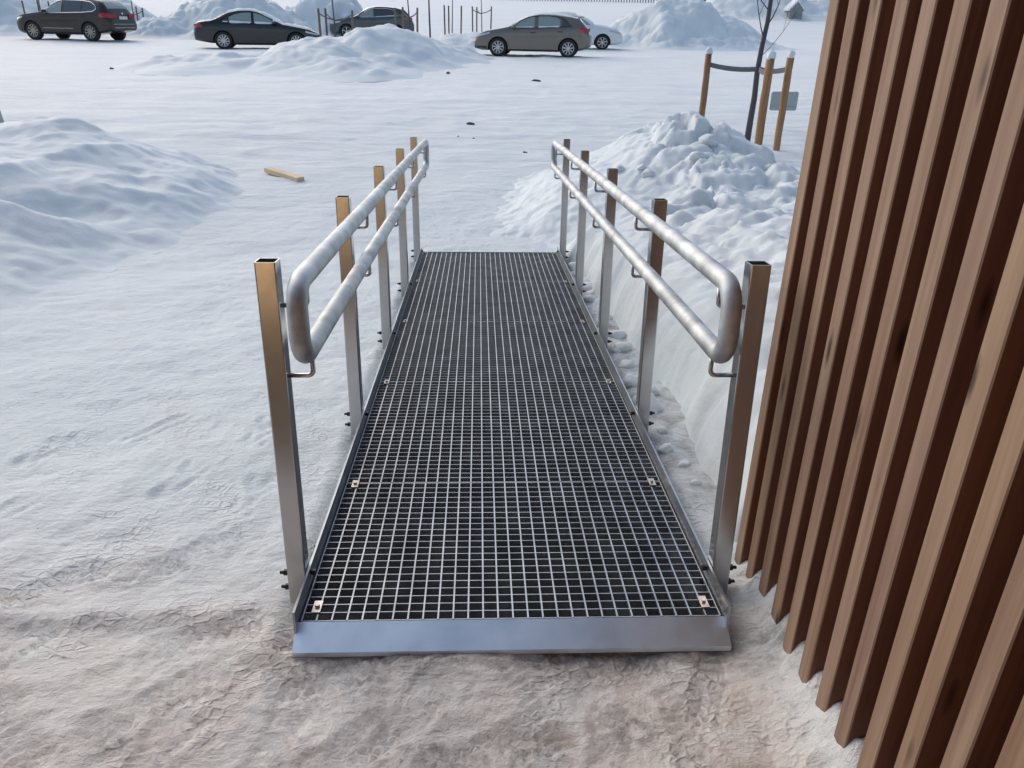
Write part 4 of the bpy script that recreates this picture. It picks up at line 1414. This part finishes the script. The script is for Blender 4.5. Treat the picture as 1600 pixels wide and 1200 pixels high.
for tp, lab in zip(tops, ("grey strap from the young tree to the drive-side stake", "grey strap from the young tree to the thickest stake", "grey strap from the young tree to the snow-speckled stake")):
    a = tp + Vector((0, 0, -0.16))
    d = (trc - a); d.normalize()
    flat_strap(tuple(a + d * 0.045), tuple(trc - d * 0.03), 0.036, 0.008, lab, "straps on the young tree", 0.03)

# saplings round the car park: (stake pixels top/bottom, depth), trunk pixel
FAR = [
    ("in the long snow pile beside the black sedan", 25.6, [(497, 13), (508, 13), (550, 16)], 521, 1.5),
    ("in front of the graphite crossover's tail", 28.2, [(617, 12), (629, 11), (652, 12)], 638, 1.5),
    ("between the crossover and the hatchback", 37.0, [(694, 8), (701, 9), (721, 9)], 706, 1.6),
    ("just beyond the hatchback's bonnet", 40.5, [(738, 10), (745, 11), (768, 10)], 753, 1.6),
    ("behind the brown car's bonnet", 38.5, [(34, 1), (57, -3), (75, 2)], 60, 1.7),
    ("behind the brown car's tail", 39.5, [(200, 14), (212, 10), (222, 12)], 207, 1.7),
]
for gi, (where, dep, st, tx, hh) in enumerate(FAR):
    pts = []
    for i, (px, py) in enumerate(st):
        p = at_depth(px, py, dep + (-0.35, 0.5, -0.1)[i])
        g = float(gz(p[0], p[1]))
        zb = min(g, p[2] - 1.2) - 0.1
        lean = (0.02, -0.01, -0.05)[i]
        stake((p[0] + lean, p[1], g - 0.15), tuple(p), 0.038, M['stake_far'], "slim grey stake of the trio " + where, "stakes " + where, False, gi * 3 + i)
        pts.append(Vector(p))
    tp = at_depth(tx, st[0][1], dep)
    g = float(gz(tp[0], tp[1]))
    tree((tp[0], tp[1], g - 0.1), 4.6, 0.030, "thin bare sapling between three stakes " + where, (random.uniform(-0.01, 0.01), 0), [], 20 + gi)
    if gi in (0, 1, 3, 5):
        for i, p in enumerate(pts):
            q = Vector((tp[0], tp[1], p.z - 0.32))
            flat_strap(tuple(p + Vector((0, 0, -0.13))), tuple(q), 0.022, 0.006, "slack sapling strap " + where, "straps " + where, 0.05)
p = at_depth(672, 57, 27.0)
tree((p[0], p[1], mid_top(p[0], p[1]) - 0.15), 4.2, 0.034, "lone bare sapling without stakes growing from the long snow pile", (0.0, 0), [], 44)

# ------------------------------------------------------------------ small things
def rounded_plate(w, h, r, t):
    b = MB(); pts = []
    for cx, cy, a0 in ((w / 2 - r, h / 2 - r, 0), (-w / 2 + r, h / 2 - r, 90), (-w / 2 + r, -h / 2 + r, 180), (w / 2 - r, -h / 2 + r, 270)):
        for i in range(6):
            a = math.radians(a0 + 90 * i / 5)
            pts.append((cx + r * math.cos(a), cy + r * math.sin(a)))
    n = len(pts)
    b.v = [(x, -t / 2, z) for x, z in pts] + [(x, t / 2, z) for x, z in pts]
    b.f = [tuple(range(n)), tuple(range(n, 2 * n))[::-1]] + [(i, n + i, n + (i + 1) % n, (i + 1) % n) for i in range(n)]
    return b


sp = at_y(1225, 158, 13.0)
g = float(gz(sp[0], sp[1]))
sg_ = thing("low_sign", "low grey sign plate turned away, behind the snow-speckled stake", "sign", (sp[0], sp[1], g - 0.1), (0, 0, 0.05))
pl = rounded_plate(0.50, 0.32, 0.035, 0.012).build("plate", M['sign'], sg_); pl.location = (0, 0, sp[2] - g + 0.1)
MB().box(-0.235, 0.235, -0.026, -0.0062, -0.13, -0.10).build("edge_rail", M['beam'], pl)
MB().tube([(-0.03, 0.03, 0), (-0.03, 0.03, sp[2] - g + 0.22)], 0.022, 10).build("sign_post", M['sign'], sg_, True)

sp = at_y(6, 182, 11.2)
g = float(gz(sp[0], sp[1]))
ls = thing("car_park_post", "grey steel post with a small box on top behind the smooth snow bank", "post", (sp[0] - 0.02, sp[1], g - 0.1), (0, 0, 0))
MB().tube([(0, 0, 0), (-0.09, 0, 0.85)], 0.035, 12).build("pole", M['sign'], ls, True)
bx = rounded_plate(0.20, 0.19, 0.03, 0.12).build("box_head", M['sign'], ls); bx.location = (-0.075, 0, 0.93)

p1, p2 = at_y(419, 270, 8.35), at_y(470, 283, 7.8)
a = math.atan2(p2[1] - p1[1], p2[0] - p1[0])
ln = math.hypot(p2[0] - p1[0], p2[1] - p1[1])
mx, my = (p1[0] + p2[0]) / 2, (p1[1] + p2[1]) / 2
b = MB(); b.box(-ln / 2, ln / 2, -0.05, 0.05, -0.022, 0.028)
pk = b.build("timber_board", M['plank'])
pk.location = (mx, my, float(ground_z(mx, my)[0]) + 0.028); pk.rotation_euler = (0.03, 0.02, a)
tag(pk, "short pale timber board lying on the snow by the smooth bank", "board")

for i, (px, py, t, r, lab) in enumerate((
        (735, 194, 14.2, 0.075, "dark frozen dirt clod on the drive, largest of those past the ramp's end"),
        (716, 215, 12.6, 0.032, "small dirt crumb on the drive close to the far end of the handrail"),
        (740, 217, 12.5, 0.026, "small dirt crumb on the drive close to the far end of the handrail"),
        (838, 127, 24.5, 0.15, "grey clod of icy dirt out on the drive before the taupe hatchback"),
        (700, 116, 26.0, 0.09, "dark clod beside the foot of the long snow pile"),
        (820, 239, 11.0, 0.04, "dirt crumb by the tapering end of the lumpy snow bank"),
        (174, 108, 27.5, 0.11, "dark icy lump on the snow in front of the brown car"))):
    d = ray(px, py)
    lo, hi = 2.0, 80.0
    for _ in range(40):
        m_ = (lo + hi) / 2
        q = CAM + m_ * d
        if q[2] > float(gz(q[0], q[1])):
            lo = m_
        else:
            hi = m_
    q = CAM + lo * d
    me = chunk_mesh("dirt_clod", 500 + i); me.materials.clear(); me.materials.append(M['dirt'])
    o = bpy.data.objects.new("dirt_clod", me); COL.objects.link(o)
    o.location = (q[0], q[1], float(ground_z(q[0], q[1])[0]) + r * 0.08); o.scale = (r * 1.05, r * 0.6, r * 0.5); o.rotation_euler = (0, 0, i * 1.3)
    tag(o, lab, "dirt clod", "dirt clods on the drive")

# ------------------------------------------------------------------ far background
fy = 93.0
fence = thing("picket_fence", "long weathered picket fence along the far rise", "fence", (10, fy, float(gz(10, fy)) - 0.1))
pk_v = MB().box(-0.055, 0.055, -0.015, 0.015, 0, 1.35)
pk_me = bpy.data.meshes.new("picket"); pk_me.from_pydata(pk_v.v, [], pk_v.f); pk_me.materials.append(M['fence'])
for i in range(150):
    o = bpy.data.objects.new("picket", pk_me); COL.objects.link(o); o.parent = fence
    o.location = (-8 + i * 0.30, 0, random.uniform(-0.05, 0.03))
for z in (0.4, 1.05):
    MB().box(-8.2, 37.2, 0.017, 0.06, z, z + 0.10).build("fence_rail", M['fence'], fence)


def shed(name, label, px, py, depth, w, d, hgt, roof, mat, ridge=0.5):
    c = at_depth(px, py, depth)
    g = float(gz(c[0], c[1])) - 0.2
    o = thing(name, label, "shed", (c[0], c[1], g))
    b = MB()
    v = [(-w / 2, 0, 0), (w / 2, 0, 0), (w / 2, 0, hgt), (0, 0, hgt + roof), (-w / 2, 0, hgt)]
    b.v = v + [(x, d, z) for x, y, z in v]
    b.f = [(0, 1, 2, 3, 4), (9, 8, 7, 6, 5), (0, 5, 6, 1), (1, 6, 7, 2), (2, 7, 8, 3), (3, 8, 9, 4), (4, 9, 5, 0)]
    b.build("wall", mat, o)
    for sgn in (-1, 1):
        r_ = MB()
        e = 0.12
        q = [(0, -e, hgt + roof + 0.02), (sgn * (w / 2 + e), -e, hgt - roof * e / (w / 2) + 0.02)]
        t = 0.16
        r_.v = [q[0], q[1], (q[1][0], d + e, q[1][2]), (0, d + e, q[0][2])]
        r_.v += [(x, y, z + t) for x, y, z in r_.v]
        r_.f = [(0, 1, 2, 3), (7, 6, 5, 4), (0, 4, 5, 1), (1, 5, 6, 2), (2, 6, 7, 3), (3, 7, 4, 0)]
        r_.build("roof_snow", M['snow'], o)
    MB().box(-w * 0.16, w * 0.16, -0.03, -0.002, 0.0, hgt * 0.8).build("door", M['fence'], o)
    return o


shed("garden_playhouse", "tiny grey playhouse with a snowy gable roof beyond the young tree", 1242, 33, 58, 0.95, 1.0, 0.95, 0.5, M['greyboard'])
shed("garden_playhouse", "small low hut with snow on its roof beside the tiny playhouse", 1226, 30, 59, 0.7, 0.8, 0.55, 0.35, M['fence'])
shed("grey_shed", "grey boarded shed on the far rise behind the tall snow pile", 1132, 12, 86, 3.2, 3.0, 2.2, 0.8, M['greyboard'])
shed("grey_shed", "dark grey house gable on the far rise beyond the playhouse", 1268, 8, 92, 5.0, 5.0, 3.0, 1.6, M['greyboard'])
shed("grey_shed", "long low grey shed on the far rise left of the boarded shed", 1096, 5, 92, 4.0, 3.0, 2.2, 0.7, M['fence'])

mesh_f = thing("wire_fence", "thin wire fence with slim posts near the tiny playhouse", "fence", (24, 64.5, float(gz(24, 64.5)) - 0.1))
for i in range(12):
    MB().tube([(-3 + i * 1.6, 0, 0), (-3 + i * 1.6, 0, 2.2)], 0.03, 6).build("fence_post", M['fence'], mesh_f, True)
for z in (0.7, 1.3, 1.9):
    MB().tube([(-3, 0.04, z), (14.6, 0.04, z)], 0.012, 5).build("wire", M['fence'], mesh_f, True)
